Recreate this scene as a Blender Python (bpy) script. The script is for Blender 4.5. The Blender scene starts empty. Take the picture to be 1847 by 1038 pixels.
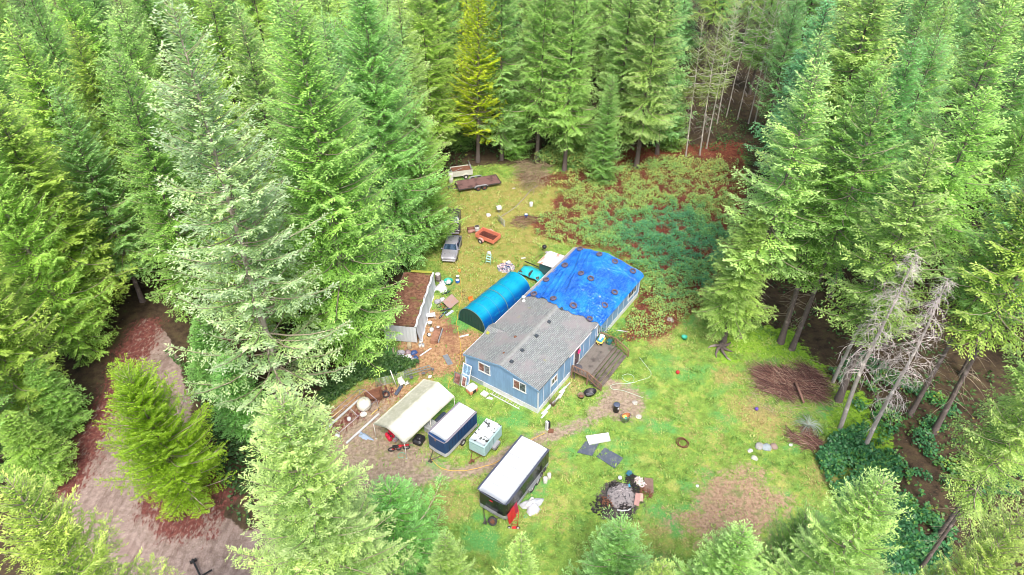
import bpy, bmesh, math, random
import numpy as np
from mathutils import Vector, Matrix

# ------------------------------------------------------------------ camera, sky, sun, exposure
SC = bpy.context.scene
COL = SC.collection
F, PITCH, HC = 1283.17, math.radians(38.788), 49.755      # focal length (px of 1847), pitch down, camera height
cam_d = bpy.data.cameras.new('camera'); cam = bpy.data.objects.new('camera', cam_d); COL.objects.link(cam)
cam.location = (0, 0, HC); cam.rotation_euler = (math.pi/2 - PITCH, 0, 0)
cam_d.sensor_width = 36; cam_d.lens = 36*F/1847; cam_d.clip_start = .5; cam_d.clip_end = 2000
SC.camera = cam

SUN_EL, SUN_AZ = math.radians(56), math.radians(172)         # azimuth from +Y clockwise: behind right of the camera
w = bpy.data.worlds.new('World'); SC.world = w; w.use_nodes = True
nt = w.node_tree; bg = nt.nodes['Background']
sky = nt.nodes.new('ShaderNodeTexSky'); sky.sky_type = 'NISHITA'; sky.sun_disc = False
sky.sun_elevation = SUN_EL; sky.sun_rotation = SUN_AZ; sky.air_density = .7; sky.dust_density = 4.0; sky.ozone_density = .6
nt.links.new(sky.outputs[0], bg.inputs[0]); bg.inputs[1].default_value = .14
sd = bpy.data.lights.new('sun', 'SUN'); so = bpy.data.objects.new('sun', sd); COL.objects.link(so)
sd.energy = 1.3; sd.angle = math.radians(20); sd.color = (1, .96, .9)
_d = Vector((math.sin(SUN_AZ)*math.cos(SUN_EL), math.cos(SUN_AZ)*math.cos(SUN_EL), math.sin(SUN_EL)))
so.rotation_euler = _d.to_track_quat('Z', 'Y').to_euler(); so.location = (0, 0, 120)
SC.view_settings.view_transform = 'Standard'; SC.view_settings.look = 'None'
SC.view_settings.exposure = 1.42; SC.view_settings.gamma = 1
SC.cycles.filter_width = .95; SC.cycles.max_bounces = 5; SC.cycles.diffuse_bounces = 3; SC.cycles.glossy_bounces = 2
SC.cycles.transmission_bounces = 3; SC.cycles.transparent_max_bounces = 6
SC.cycles.caustics_reflective = False; SC.cycles.caustics_refractive = False

# ------------------------------------------------------------------ helpers
CP, SP = math.cos(PITCH), math.sin(PITCH)
def at(px, py, z=0.0):
    """world point at height z seen at pixel (px,py) of the 1847x1038 photograph"""
    x, u = (px-923.5)/F, (519-py)/F
    y, zz = CP+u*SP, -SP+u*CP
    k = (z-HC)/zz
    return Vector((x*k, y*k, z))

def tag(o, label=None, cat=None, group=None, kind=None):
    if label: o['label'] = label
    if cat: o['category'] = cat
    if group: o['group'] = group
    if kind: o['kind'] = kind
    return o
def empty(name, loc, rz=0.0, **k):
    o = bpy.data.objects.new(name, None); COL.objects.link(o)
    o.empty_display_size = .3
    o.location = loc; o.rotation_euler = (0, 0, rz)
    return tag(o, **k)

# ---- materials
def lin(h):
    """sRGB 0-255 -> linear"""
    return tuple(((c/255)/12.92 if c/255 <= .04045 else ((c/255+.055)/1.055)**2.4) for c in h)
class NB:
    """tiny node-graph builder"""
    def __init__(s, name):
        s.m = bpy.data.materials.new(name); s.m.use_nodes = True
        s.t = s.m.node_tree; s.b = s.t.nodes['Principled BSDF']; s.out = s.t.nodes['Material Output']
    def n(s, typ, **k):
        o = s.t.nodes.new(typ)
        for a, v in k.items(): setattr(o, a, v)
        return o
    def put(s, sock, v):
        if isinstance(v, bpy.types.NodeSocket): s.t.links.new(v, sock)
        elif isinstance(v, (tuple, list)) and sock.type == 'RGBA': sock.default_value = (*v[:3], 1)
        else: sock.default_value = v
    def coord(s, kind='Object'):
        return s.n('ShaderNodeTexCoord').outputs[kind]
    def pos(s): return s.n('ShaderNodeNewGeometry').outputs['Position']
    def mapping(s, v, scale=(1, 1, 1), rot=(0, 0, 0), loc=(0, 0, 0)):
        o = s.n('ShaderNodeMapping'); s.put(o.inputs[0], v)
        o.inputs['Scale'].default_value = scale; o.inputs['Rotation'].default_value = rot; o.inputs['Location'].default_value = loc
        return o.outputs[0]
    def noise(s, v, scale, detail=3, rough=.55, color=False, dist=0):
        o = s.n('ShaderNodeTexNoise'); s.put(o.inputs['Vector'], v)
        o.inputs['Scale'].default_value = scale; o.inputs['Detail'].default_value = detail; o.inputs['Roughness'].default_value = rough
        o.inputs['Distortion'].default_value = dist
        return o.outputs['Color' if color else 'Fac']
    def vor(s, v, scale, out='Distance', feature='F1'):
        o = s.n('ShaderNodeTexVoronoi', feature=feature); s.put(o.inputs['Vector'], v); o.inputs['Scale'].default_value = scale
        return o.outputs[out]
    def math(s, op, a, b=0.0, c=0.0, clamp=False):
        o = s.n('ShaderNodeMath', operation=op, use_clamp=clamp)
        s.put(o.inputs[0], a); s.put(o.inputs[1], b)
        if op in ('MULTIPLY_ADD', 'SMOOTH_MIN', 'COMPARE'): s.put(o.inputs[2], c)
        return o.outputs[0]
    def step(s, v, lo, hi):
        o = s.n('ShaderNodeMapRange', interpolation_type='SMOOTHSTEP'); s.put(o.inputs[0], v)
        o.inputs[1].default_value = lo; o.inputs[2].default_value = hi
        return o.outputs[0]
    def mix(s, f, a, b, mode='MIX'):
        o = s.n('ShaderNodeMix', data_type='RGBA', blend_type=mode)
        s.put(o.inputs['Factor'], f); s.put(o.inputs[6], a); s.put(o.inputs[7], b)
        return o.outputs[2]
    def attr(s, name, out='Fac'):
        o = s.n('ShaderNodeAttribute', attribute_name=name); return o.outputs[out]
    def ramp(s, f, stops, mode='LINEAR'):
        o = s.n('ShaderNodeValToRGB'); s.put(o.inputs[0], f); r = o.color_ramp; r.interpolation = mode
        while len(r.elements) > 1: r.elements.remove(r.elements[-1])
        r.elements[0].position = stops[0][0]; r.elements[0].color = (*stops[0][1], 1)
        for p, c in stops[1:]:
            e = r.elements.new(p); e.color = (*c, 1)
        return o.outputs[0]
    def bump(s, h, strength=.4, dist=.02):
        o = s.n('ShaderNodeBump'); s.put(o.inputs['Height'], h); o.inputs['Strength'].default_value = strength
        o.inputs['Distance'].default_value = dist
        s.t.links.new(o.outputs[0], s.b.inputs['Normal']); return o
    def done(s, col=None, rough=None, metal=None, **k):
        if col is not None: s.put(s.b.inputs['Base Color'], col)
        if rough is not None: s.put(s.b.inputs['Roughness'], rough)
        if metal is not None: s.put(s.b.inputs['Metallic'], metal)
        for a, v in k.items(): s.put(s.b.inputs[a.replace('_', ' ')], v)
        return s.m

MATS = {}
def paint(name, col, rough=.55, metal=0.0, dirt=.25, dirtcol=(.16, .13, .09), scale=3.0, streak=True, bump=.1, spec=.4):
    """painted / plain surface with uneven weathering"""
    if name in MATS: return MATS[name]
    g = NB(name); p = g.coord()
    a = g.noise(p, scale, 5, .6); b = g.noise(g.mapping(p, (6, 6, .8)) if streak else p, scale*2.2, 4, .6)
    f = g.math('MULTIPLY', g.step(g.math('ADD', a, g.math('MULTIPLY', b, .6)), .72, 1.15), dirt*1.8, clamp=True)
    c = g.mix(g.math('MULTIPLY', g.noise(p, scale*.5, 2), .25), col, tuple(min(1, x*.72) for x in col))
    c = g.mix(f, c, dirtcol)
    if bump: g.bump(g.noise(p, 18, 3), bump, .01)
    r = g.math('ADD', g.math('MULTIPLY', a, .25), rough-.1)
    m = g.done(c, r, metal); g.b.inputs['Specular IOR Level'].default_value = spec
    MATS[name] = m; return m

def wood(name, c1, c2, plank=.14, axis=0, rough=.8, gap=.12):
    if name in MATS: return MATS[name]
    g = NB(name); p = g.coord()
    sc = [14, 14, 14]; sc[axis] = .9
    gr = g.noise(g.mapping(p, tuple(sc)), 2.2, 5, .65)
    big = g.noise(p, 1.3, 3)
    c = g.mix(gr, c1, c2); c = g.mix(g.step(big, .45, .75), c, tuple(x*.6 for x in c1))
    g.bump(gr, .35, .01)
    m = g.done(c, rough); MATS[name] = m; return m

# ---- mesh builder
class MB:
    def __init__(s): s.v = []; s.f = []; s.mi = []; s.sm = []
    def add(s, vs, fs, mi=0, M=None, smooth=False):
        o = len(s.v)
        for p in vs:
            p = Vector(p)
            if M is not None: p = M @ p
            s.v.append(tuple(p))
        for f in fs: s.f.append([o+i for i in f]); s.mi.append(mi); s.sm.append(smooth)
        return s
    def box(s, c, d, rz=0, mi=0, bev=0.0, R=None, taper=None):
        """box centre c, size d, optional rotation, chamfered vertical + horizontal edges"""
        x, y, z = d[0]/2, d[1]/2, d[2]/2
        M = Matrix.Translation(c) @ (R.to_4x4() if R is not None else Matrix.Rotation(rz, 4, 'Z'))
        if bev <= 0:
            vs = [(-x, -y, -z), (x, -y, -z), (x, y, -z), (-x, y, -z), (-x, -y, z), (x, -y, z), (x, y, z), (-x, y, z)]
            if taper: vs = vs[:4]+[(a*taper, b*taper, c2) for a, b, c2 in vs[4:]]
            fs = [(0, 3, 2, 1), (4, 5, 6, 7), (0, 1, 5, 4), (1, 2, 6, 5), (2, 3, 7, 6), (3, 0, 4, 7)]
            return s.add(vs, fs, mi, M)
        b = min(bev, x*.9, y*.9, z*.9)
        rings = []
        for zz, ins in ((-z, b), (-z+b, 0), (z-b, 0), (z, b)):
            X, Y = x-ins, y-ins; k = b if ins == 0 else b*.6
            rings.append([(-X+k, -Y, zz), (X-k, -Y, zz), (X, -Y+k, zz), (X, Y-k, zz), (X-k, Y, zz), (-X+k, Y, zz), (-X, Y-k, zz), (-X, -Y+k, zz)])
        vs = sum(rings, []); fs = [tuple(range(7, -1, -1)), tuple(range(24, 32))]
        for r in range(3):
            for i in range(8):
                j = (i+1) % 8; fs.append((r*8+i, r*8+j, r*8+8+j, r*8+8+i))
        return s.add(vs, fs, mi, M)
    def tube(s, pts, r, n=8, mi=0, cap=True, smooth=True, closed=False):
        pts = [Vector(p) for p in pts]; m = len(pts)
        rs = r if isinstance(r, (list, tuple)) else [r]*m
        o = len(s.v); ref = None
        for i, p in enumerate(pts):
            if closed: d = pts[(i+1) % m]-pts[i-1]
            else: d = (pts[min(i+1, m-1)]-pts[max(i-1, 0)])
            if d.length < 1e-9: d = Vector((0, 0, 1))
            d.normalize()
            if ref is None or abs(ref.dot(d)) > .95: ref = Vector((0, 0, 1)) if abs(d.z) < .9 else Vector((1, 0, 0))
            a = d.cross(ref).normalized(); b = d.cross(a)
            for k in range(n):
                t = 2*math.pi*k/n; q = p+(a*math.cos(t)+b*math.sin(t))*rs[i]; s.v.append(tuple(q))
        for i in range(m if closed else m-1):
            i2 = (i+1) % m
            for k in range(n):
                k2 = (k+1) % n; s.f.append([o+i*n+k, o+i*n+k2, o+i2*n+k2, o+i2*n+k]); s.mi.append(mi); s.sm.append(smooth)
        if cap and not closed:
            s.f.append([o+k for k in range(n-1, -1, -1)]); s.mi.append(mi); s.sm.append(False)
            s.f.append([o+(m-1)*n+k for k in range(n)]); s.mi.append(mi); s.sm.append(False)
        return s
    def lathe(s, prof, n=20, mi=0, M=None, smooth=True, sx=1, sy=1, closed=False, cap=True):
        """prof: list of (r,z)"""
        vs = []; fs = []
        for r, z in prof:
            for k in range(n):
                t = 2*math.pi*k/n; vs.append((r*math.cos(t)*sx, r*math.sin(t)*sy, z))
        m = len(prof)
        for i in range(m if closed else m-1):
            for k in range(n):
                k2 = (k+1) % n; i2 = (i+1) % m; fs.append((i*n+k, i*n+k2, i2*n+k2, i2*n+k))
        if not closed and cap:
            if prof[0][0] > 1e-4: fs.append(tuple(range(n-1, -1, -1)))
            if prof[-1][0] > 1e-4: fs.append(tuple((m-1)*n+k for k in range(n)))
        return s.add(vs, fs, mi, M, smooth)
    def prism(s, poly, h, z0=0.0, mi=0, M=None):
        """poly: list of (x,y) counter-clockwise, extruded along z"""
        n = len(poly)
        vs = [(x, y, z0) for x, y in poly]+[(x, y, z0+h) for x, y in poly]
        fs = [tuple(range(n-1, -1, -1)), tuple(range(n, 2*n))]+[(i, (i+1) % n, n+(i+1) % n, n+i) for i in range(n)]
        return s.add(vs, fs, mi, M)
    def grid(s, fn, nu, nv, mi=0, smooth=True):
        vs = [fn(i/nu, j/nv) for j in range(nv+1) for i in range(nu+1)]
        fs = [(j*(nu+1)+i, j*(nu+1)+i+1, (j+1)*(nu+1)+i+1, (j+1)*(nu+1)+i) for j in range(nv) for i in range(nu)]
        return s.add(vs, fs, mi, None, smooth)
    def slab(s, fn, nu, nv, th, mi=0, smooth=True):
        """a sheet with real thickness th (downwards)"""
        o = len(s.v); s.grid(fn, nu, nv, mi, smooth); n1 = len(s.v)-o
        s.grid(lambda a, b: tuple(Vector(fn(a, b))-Vector((0, 0, th))), nu, nv, mi, smooth)
        idx = [i for i in range(nu+1)]+[j*(nu+1)+nu for j in range(1, nv+1)]+[nv*(nu+1)+i for i in range(nu-1, -1, -1)]+[j*(nu+1) for j in range(nv-1, 0, -1)]
        for a, b in zip(idx, idx[1:]+idx[:1]): s.f.append([o+a, o+b, o+n1+b, o+n1+a]); s.mi.append(mi); s.sm.append(False)
        return s
    def build(s, name, mats, parent=None, loc=None, rot=None, recalc=True):
        me = bpy.data.meshes.new(name); me.from_pydata(s.v, [], s.f)
        if not isinstance(mats, (list, tuple)): mats = [mats]
        for m in mats: me.materials.append(m)
        me.polygons.foreach_set('material_index', s.mi); me.polygons.foreach_set('use_smooth', s.sm)
        if recalc:
            b = bmesh.new(); b.from_mesh(me); bmesh.ops.recalc_face_normals(b, faces=b.faces); b.to_mesh(me); b.free()
        me.update()
        o = bpy.data.objects.new(name, me); COL.objects.link(o)
        if parent is not None: o.parent = parent
        if loc is not None: o.location = loc
        if rot is not None: o.rotation_euler = rot
        return o

def raw_mesh(name, V, Fc, mats, attrs=None, smooth=False, mi=None):
    """numpy vertices (n,3) and faces (m,k) -> mesh, fast"""
    me = bpy.data.meshes.new(name); n, (m, k) = len(V), Fc.shape
    me.vertices.add(n); me.vertices.foreach_set('co', np.ascontiguousarray(V, dtype=np.float32).ravel())
    me.loops.add(m*k); me.loops.foreach_set('vertex_index', np.ascontiguousarray(Fc, dtype=np.int32).ravel())
    me.polygons.add(m); me.polygons.foreach_set('loop_start', np.arange(0, m*k, k, dtype=np.int32))
    me.polygons.foreach_set('use_smooth', np.full(m, smooth))
    if mi is not None: me.polygons.foreach_set('material_index', mi.astype(np.int32))
    for mt in (mats if isinstance(mats, (list, tuple)) else [mats]): me.materials.append(mt)
    for a, d in (attrs or {}).items():
        at_ = me.attributes.new(a, 'FLOAT', 'POINT'); at_.data.foreach_set('value', np.ascontiguousarray(d, dtype=np.float32))
    me.update(calc_edges=True)
    return me
def link(name, me, parent=None, loc=None):
    o = bpy.data.objects.new(name, me); COL.objects.link(o)
    if parent is not None: o.parent = parent
    if loc is not None: o.location = loc
    return o

def npoly(P, poly):
    """signed distance (positive inside) of points P (n,2) to polygon"""
    poly = np.array(poly, float); n = len(P); d = np.full(n, 1e9); ins = np.zeros(n, bool)
    for i in range(len(poly)):
        a, b = poly[i-1], poly[i]; e = b-a; w_ = P-a
        t = np.clip((w_@e)/(e@e+1e-12), 0, 1); q = w_-t[:, None]*e; d = np.minimum(d, np.hypot(q[:, 0], q[:, 1]))
        c = ((a[1] > P[:, 1]) != (b[1] > P[:, 1])) & (P[:, 0] < (b[0]-a[0])*(P[:, 1]-a[1])/(b[1]-a[1]+1e-12)+a[0])
        ins ^= c
    return np.where(ins, d, -d)
def nline(P, line):
    line = np.array(line, float); d = np.full(len(P), 1e9)
    for a, b in zip(line[:-1], line[1:]):
        e = b-a; w_ = P-a; t = np.clip((w_@e)/(e@e+1e-12), 0, 1); q = w_-t[:, None]*e; d = np.minimum(d, np.hypot(q[:, 0], q[:, 1]))
    return d
def gp(*pts): return [tuple(at(x, y)[:2]) for x, y in pts]

def vnoise(P, scale, seed=0):
    """smooth value noise on 2-D points, 0..1"""
    rg = np.random.default_rng(seed); T = rg.random((64, 64))
    q = P*scale; i = np.floor(q).astype(int); f = q-i; f = f*f*(3-2*f)
    x0, y0 = i[:, 0] % 64, i[:, 1] % 64; x1, y1 = (x0+1) % 64, (y0+1) % 64
    return (T[x0, y0]*(1-f[:, 0])+T[x1, y0]*f[:, 0])*(1-f[:, 1])+(T[x0, y1]*(1-f[:, 0])+T[x1, y1]*f[:, 0])*f[:, 1]
def fbm(P, scale, seed=0, oct=4):
    return sum(vnoise(P, scale*2**k, seed+k)*.5**k for k in range(oct))/sum(.5**k for k in range(oct))
# ------------------------------------------------------------------ the ground
CLEAR = gp((640, 640), (700, 560), (745, 500), (770, 440), (790, 330), (850, 300), (1000, 300), (1200, 265), (1340, 285), (1330, 420), (1300, 560), (1380, 590),
           (1450, 640), (1540, 740), (1560, 840), (1600, 900), (1690, 1060), (1300, 1200), (900, 1250), (560, 1200), (560, 900), (560, 780))
ROAD = gp((262, 570), (300, 610), (330, 660), (345, 740), (350, 860), (400, 925), (440, 960), (520, 960), (600, 900), (640, 950), (560, 1100), (420, 1300), (200, 1300), (180, 1090), (130, 1000), (98, 940), (97, 890), (140, 800), (205, 680), (240, 610))
YARD = gp((560, 820), (590, 760), (640, 720), (690, 690), (730, 740), (800, 830), (860, 835), (900, 850), (800, 868), (690, 890), (600, 900), (540, 880))
TRACK = gp((620, 880), (760, 862), (870, 845), (960, 800), (1040, 770), (1090, 740), (1115, 705), (1100, 690))
SIDE = gp((700, 650), (740, 560), (800, 560), (830, 590), (880, 610), (840, 650), (850, 680), (800, 690), (760, 690))
SOIL = gp((1290, 855), (1370, 850), (1430, 900), (1410, 990), (1260, 990), (1200, 940), (1240, 890))
BACK = gp((800, 330), (900, 320), (1060, 340), (1040, 400), (960, 470), (940, 560), (830, 560), (800, 480))
LITTER = gp((930, 320), (1000, 315), (1160, 285), (1340, 285), (1340, 400), (1280, 350), (1100, 370), (1030, 345), (960, 330))
BRAM = gp((1000, 350), (1080, 325), (1200, 285), (1330, 300), (1325, 420), (1265, 560), (1190, 610), (1120, 615), (1165, 500), (1100, 452), (1010, 440), (965, 425), (960, 395), (1010, 380))
MOSS = gp((1290, 600), (1420, 590), (1480, 660), (1530, 700), (1600, 780), (1620, 850), (1540, 850), (1500, 780), (1500, 700), (1400, 650), (1300, 650))
FRAMEDIRT = gp((575, 780), (590, 730), (660, 690), (760, 690), (720, 730), (690, 790), (640, 850), (590, 860))
ASH = at(1120, 895); BRUSH = at(1430, 705)

def smooth(d, a, b): return np.clip((d-a)/(b-a), 0, 1)
def ground_masks(P):
    n1 = fbm(P, .35, 3)-.5; n2 = fbm(P, 1.4, 9)-.5; wob = n1*3.0+n2*1.2
    m = {}
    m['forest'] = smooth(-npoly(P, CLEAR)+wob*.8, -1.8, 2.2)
    m['road'] = smooth(npoly(P, ROAD)+wob*.35, -.5, .5)
    yard = smooth(npoly(P, YARD)+wob*.9, -2.2, 2.0)*.9
    trk = smooth(1.05+wob*.55-nline(P, TRACK), -.8, 1.0)
    pad = smooth(2.4+wob*.5-np.hypot(P[:, 0]-at(1120, 725).x, P[:, 1]-at(1120, 725).y), -1.2, 1.2)
    m['gravel'] = np.clip(np.maximum(np.maximum(yard, trk), pad*.95), 0, 1)
    m['dirt'] = np.clip(np.maximum(smooth(npoly(P, SIDE)+wob*.8, -1.3, 1.5), smooth(npoly(P, FRAMEDIRT)+wob*.5, -1, 1)), 0, 1)
    m['soil'] = smooth(npoly(P, SOIL)+wob*1.2, -2.2, 2.0)
    m['back'] = smooth(npoly(P, BACK)+wob, -3, 2)
    m['litter'] = np.maximum(smooth(npoly(P, gp((1000, 320), (1150, 262), (1345, 255), (1345, 330), (1100, 340)))+wob, -1.5, 1.5), np.maximum(smooth(npoly(P, LITTER)+wob, -2.2, 2.2), smooth(npoly(P, BRAM)+wob, -1.5, 1.6)))
    tn = smooth(3.0+wob-np.hypot((P[:, 0]-at(1370, 750).x)*.8, P[:, 1]-at(1370, 750).y), -2, 2)
    for x_, y_, r_ in ((1040, 690, 1.6), (1190, 610, 2.2), (1310, 680, 1.8), (950, 820, 1.5), (800, 905, 2.5), (1480, 860, 2.4), (1230, 740, 1.4), (1180, 960, 2.0), (1010, 740, 1.2)):
        q_ = at(x_, y_); tn = np.maximum(tn, .75*smooth(r_+wob-np.hypot(P[:, 0]-q_.x, P[:, 1]-q_.y), -1.6, 1.4))
    m['tan'] = np.maximum(tn, .55*smooth(fbm(P, .28, 61), .49, .62))
    m['moss'] = smooth(npoly(P, MOSS)+wob, -1.5, 1.5)
    ash = smooth(1.9+wob*.7-np.hypot(P[:, 0]-ASH.x+.4, P[:, 1]-ASH.y+.6), -.7, .9)
    m['ash'] = ash
    rl = np.maximum(smooth(1.5+wob*.6-nline(P, gp((262, 590), (215, 690), (160, 800), (115, 880))), -1.3, 1.0),
                    smooth(3.9+wob*1.1-np.hypot(P[:, 0]-at(335, 895).x, P[:, 1]-at(335, 895).y), -1.2, 1.2))
    m['needles'] = np.maximum(rl, .8*smooth(1.1+wob-nline(P, gp((585, 800), (640, 740), (700, 700))), -1, 1))
    return m

def ground_material():
    g = NB('ground'); p = g.pos()
    N = lambda sc, de=4, ro=.6: g.noise(p, sc, de, ro)
    fine = N(9, 4, .7); med = N(1.1, 5, .62); big = N(.22, 4, .6); v = N(3.2, 4, .65)
    grass = g.ramp(med, [(.30, (.09, .13, .03)), (.43, (.17, .25, .045)), (.53, (.20, .34, .06)), (.62, (.31, .39, .07)), (.74, (.39, .34, .12))])
    grass = g.mix(g.step(big, .50, .64), grass, (.11, .33, .085))
    grass = g.mix(g.step(g.noise(g.mapping(p, (1, 1, 1), loc=(7, 3, 0)), .5, 5, .6), .54, .72), grass, (.42, .43, .12))
    grass = g.mix(g.math('MULTIPLY', g.step(v, .56, .78), .55), grass, (.17, .125, .06))
    grass = g.mix(g.math('MULTIPLY', g.step(fine, .38, .66), .4), grass, (.05, .12, .02))
    mixn = g.math('ADD', g.math('MULTIPLY', N(1.6, 5, .65), .55), g.math('MULTIPLY', N(6, 4, .7), .45))
    def m(name, lo=.35, hi=.65, amt=.75, nz=None):
        q = g.math('ADD', g.attr(name), g.math('MULTIPLY', g.math('SUBTRACT', nz or mixn, .5), amt*2.6))
        return g.step(q, lo, hi)
    back = g.ramp(med, [(.3, (.13, .15, .03)), (.45, (.24, .25, .055)), (.58, (.33, .27, .09)), (.72, (.22, .30, .04))])
    back = g.mix(g.math('MULTIPLY', g.step(fine, .4, .7), .4), back, (.12, .12, .03))
    brn = g.step(g.math('ADD', g.attr('tan'), g.math('MULTIPLY', g.math('SUBTRACT', mixn, .5), 2.4)), .45, .85)
    grass = g.mix(g.math('MULTIPLY', brn, .85), grass, g.ramp(v, [(.3, (.16, .12, .05)), (.55, (.34, .27, .11)), (.75, (.42, .36, .15))]))
    c = g.mix(m('back', .3, .75, .6, med), grass, back)
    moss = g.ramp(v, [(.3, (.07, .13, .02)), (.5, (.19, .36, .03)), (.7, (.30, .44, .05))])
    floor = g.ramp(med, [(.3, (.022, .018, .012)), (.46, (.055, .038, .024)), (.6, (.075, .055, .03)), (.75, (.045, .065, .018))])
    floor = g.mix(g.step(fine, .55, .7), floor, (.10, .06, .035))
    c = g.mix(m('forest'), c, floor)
    c = g.mix(m('moss', .4, .7, .9, med), c, moss)
    litter = g.ramp(v, [(.3, (.05, .012, .008)), (.45, (.15, .04, .025)), (.6, (.23, .08, .045)), (.75, (.12, .09, .03))])
    c = g.mix(m('litter', .4, .7, .9), c, litter)
    soil = g.ramp(v, [(.3, (.17, .12, .07)), (.5, (.33, .22, .145)), (.7, (.42, .30, .20))])
    soil = g.mix(g.math('MULTIPLY', g.step(med, .5, .66), .7), soil, (.14, .2, .06))
    c = g.mix(m('soil', .4, .8, .9), c, soil)
    dirt = g.ramp(v, [(.28, (.15, .075, .04)), (.48, (.32, .19, .10)), (.62, (.42, .27, .15)), (.78, (.25, .23, .08))])
    dirt = g.mix(g.step(big, .5, .64), dirt, (.20, .09, .06))
    c = g.mix(m('dirt', .35, .75, .9), c, dirt)
    grav = g.ramp(v, [(.3, (.16, .12, .09)), (.5, (.28, .215, .16)), (.68, (.38, .30, .23))])
    grav = g.mix(g.math('MULTIPLY', g.step(med, .52, .7), .55), grav, (.22, .24, .07))
    c = g.mix(m('gravel', .38, .85, .8), c, grav)
    rd = g.ramp(N(2.1, 6, .7), [(.3, (.15, .11, .09)), (.5, (.25, .19, .165)), (.7, (.34, .265, .235))])
    rd = g.mix(g.math('MULTIPLY', g.step(g.noise(g.mapping(p, (1.4, .25, 1), rot=(0, 0, -.35)), .9, 5, .65), .5, .62), .6), rd, (.13, .09, .075))
    rd = g.mix(g.math('MULTIPLY', g.step(N(.45, 3), .52, .66), .5), rd, (.24, .17, .15))
    c = g.mix(m('road', .4, .6, .35), c, rd)
    ndl = g.ramp(v, [(.3, (.07, .02, .018)), (.55, (.15, .05, .042)), (.75, (.22, .10, .08))])
    str_ = g.noise(g.mapping(p, (1.6, .7, 1), rot=(0, 0, .55)), 2.6, 5, .7, dist=.6)
    c = g.mix(m('needles', .40, .95, 1.3, str_), c, ndl)
    c = g.mix(m('ash', .4, .7, .9), c, g.ramp(v, [(.35, (.02, .018, .02)), (.6, (.09, .075, .07)), (.75, (.07, .10, .04))]))
    # pale chips and pebbles, present everywhere, thicker on bare ground
    sp = g.step(g.vor(p, 5.5), .13, .08); sel = g.vor(p, 5.5, 'Color')
    sx = g.n('ShaderNodeSeparateColor'); g.put(sx.inputs[0], sel)
    bare = g.math('MAXIMUM', g.math('MAXIMUM', g.attr('gravel'), g.attr('soil')), g.math('MAXIMUM', g.attr('road'), g.attr('dirt')))
    thr = g.math('GREATER_THAN', sx.outputs[0], g.math('SUBTRACT', .97, g.math('MULTIPLY', bare, .26)))
    c = g.mix(g.math('MULTIPLY', g.math('MULTIPLY', sp, thr), .8), c, (.6, .55, .48))
    g.bump(g.math('ADD', g.math('MULTIPLY', fine, .5), v), .7, .09)
    return g.done(c, .9, Specular_IOR_Level=.2)

def gheight(P):
    h = (fbm(P, .12, 21)-.5)*.5+(fbm(P, .8, 33)-.5)*.10
    far = smooth(-npoly(P, CLEAR), 0, 8)
    return h*(.12+.88*far)-.02
# one sheet: fine in the clearing, stretching to the horizon
def axis(lo, hi, st, far, ng=24):
    a = np.arange(lo, hi+st/2, st); g_ = np.geomspace(st, far, ng)
    return np.concatenate([(lo-g_)[::-1], a, hi+g_])
xs, ys = axis(-50, 56, .34, 1500), axis(8, 104, .34, 1500)
X, Y = np.meshgrid(xs, ys); Pg = np.c_[X.ravel(), Y.ravel()]
Z = gheight(Pg); nx, ny = len(xs), len(ys)
idx = np.arange(nx*ny).reshape(ny, nx)
Fg = np.stack([idx[:-1, :-1], idx[:-1, 1:], idx[1:, 1:], idx[1:, :-1]], -1).reshape(-1, 4)
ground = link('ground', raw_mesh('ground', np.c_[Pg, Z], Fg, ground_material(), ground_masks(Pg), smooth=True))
tag(ground, kind='structure')

# ------------------------------------------------------------------ foliage building blocks
def leaf_mat(name, stops, tipcol=None, tipamt=.5, trans=.3, rough=.5):
    g = NB(name); v = g.attr('v')
    oi = g.n('ShaderNodeObjectInfo')
    c = g.ramp(v, stops)
    if tipcol: c = g.mix(g.math('MULTIPLY', g.attr('tip'), tipamt), c, tipcol)
    c = g.mix(1.0, c, oi.outputs['Color'], 'MULTIPLY')
    g.done(c, rough, Specular_IOR_Level=.35)
    tr = g.n('ShaderNodeBsdfTranslucent'); g.put(tr.inputs[0], c)
    mx = g.n('ShaderNodeMixShader'); mx.inputs[0].default_value = trans
    g.t.links.new(g.b.outputs[0], mx.inputs[1]); g.t.links.new(tr.outputs[0], mx.inputs[2]); g.t.links.new(mx.outputs[0], g.out.inputs[0])
    return g.m
NEEDLE = leaf_mat('needle foliage', [(0, (.022, .075, .016)), (.35, (.085, .21, .035)), (.62, (.21, .38, .065)), (1, (.46, .62, .14))], (.58, .72, .34), .62, .30)
def bark_mat(name, c1, c2):
    g = NB(name); p = g.coord()
    r = g.noise(g.mapping(p, (5, 5, 1.2)), 3, 5, .7)
    c = g.mix(r, c1, c2); c = g.mix(g.step(g.noise(p, 1.1, 4), .52, .68), c, tuple(x*1.5 for x in c2))
    g.bump(r, .7, .04); return g.done(c, .9, Specular_IOR_Level=.2)
BARK = bark_mat('fir bark', (.06, .045, .04), (.20, .165, .15))
LIMB = bark_mat('lichen limb', (.22, .18, .13), (.42, .36, .27))
DEADW = bark_mat('bleached dead wood', (.32, .28, .26), (.58, .53, .50))
TANBARK = bark_mat('tan bark', (.24, .19, .15), (.48, .42, .35))
PALEBARK = bark_mat('pale bark', (.22, .19, .17), (.50, .46, .42))

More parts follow.
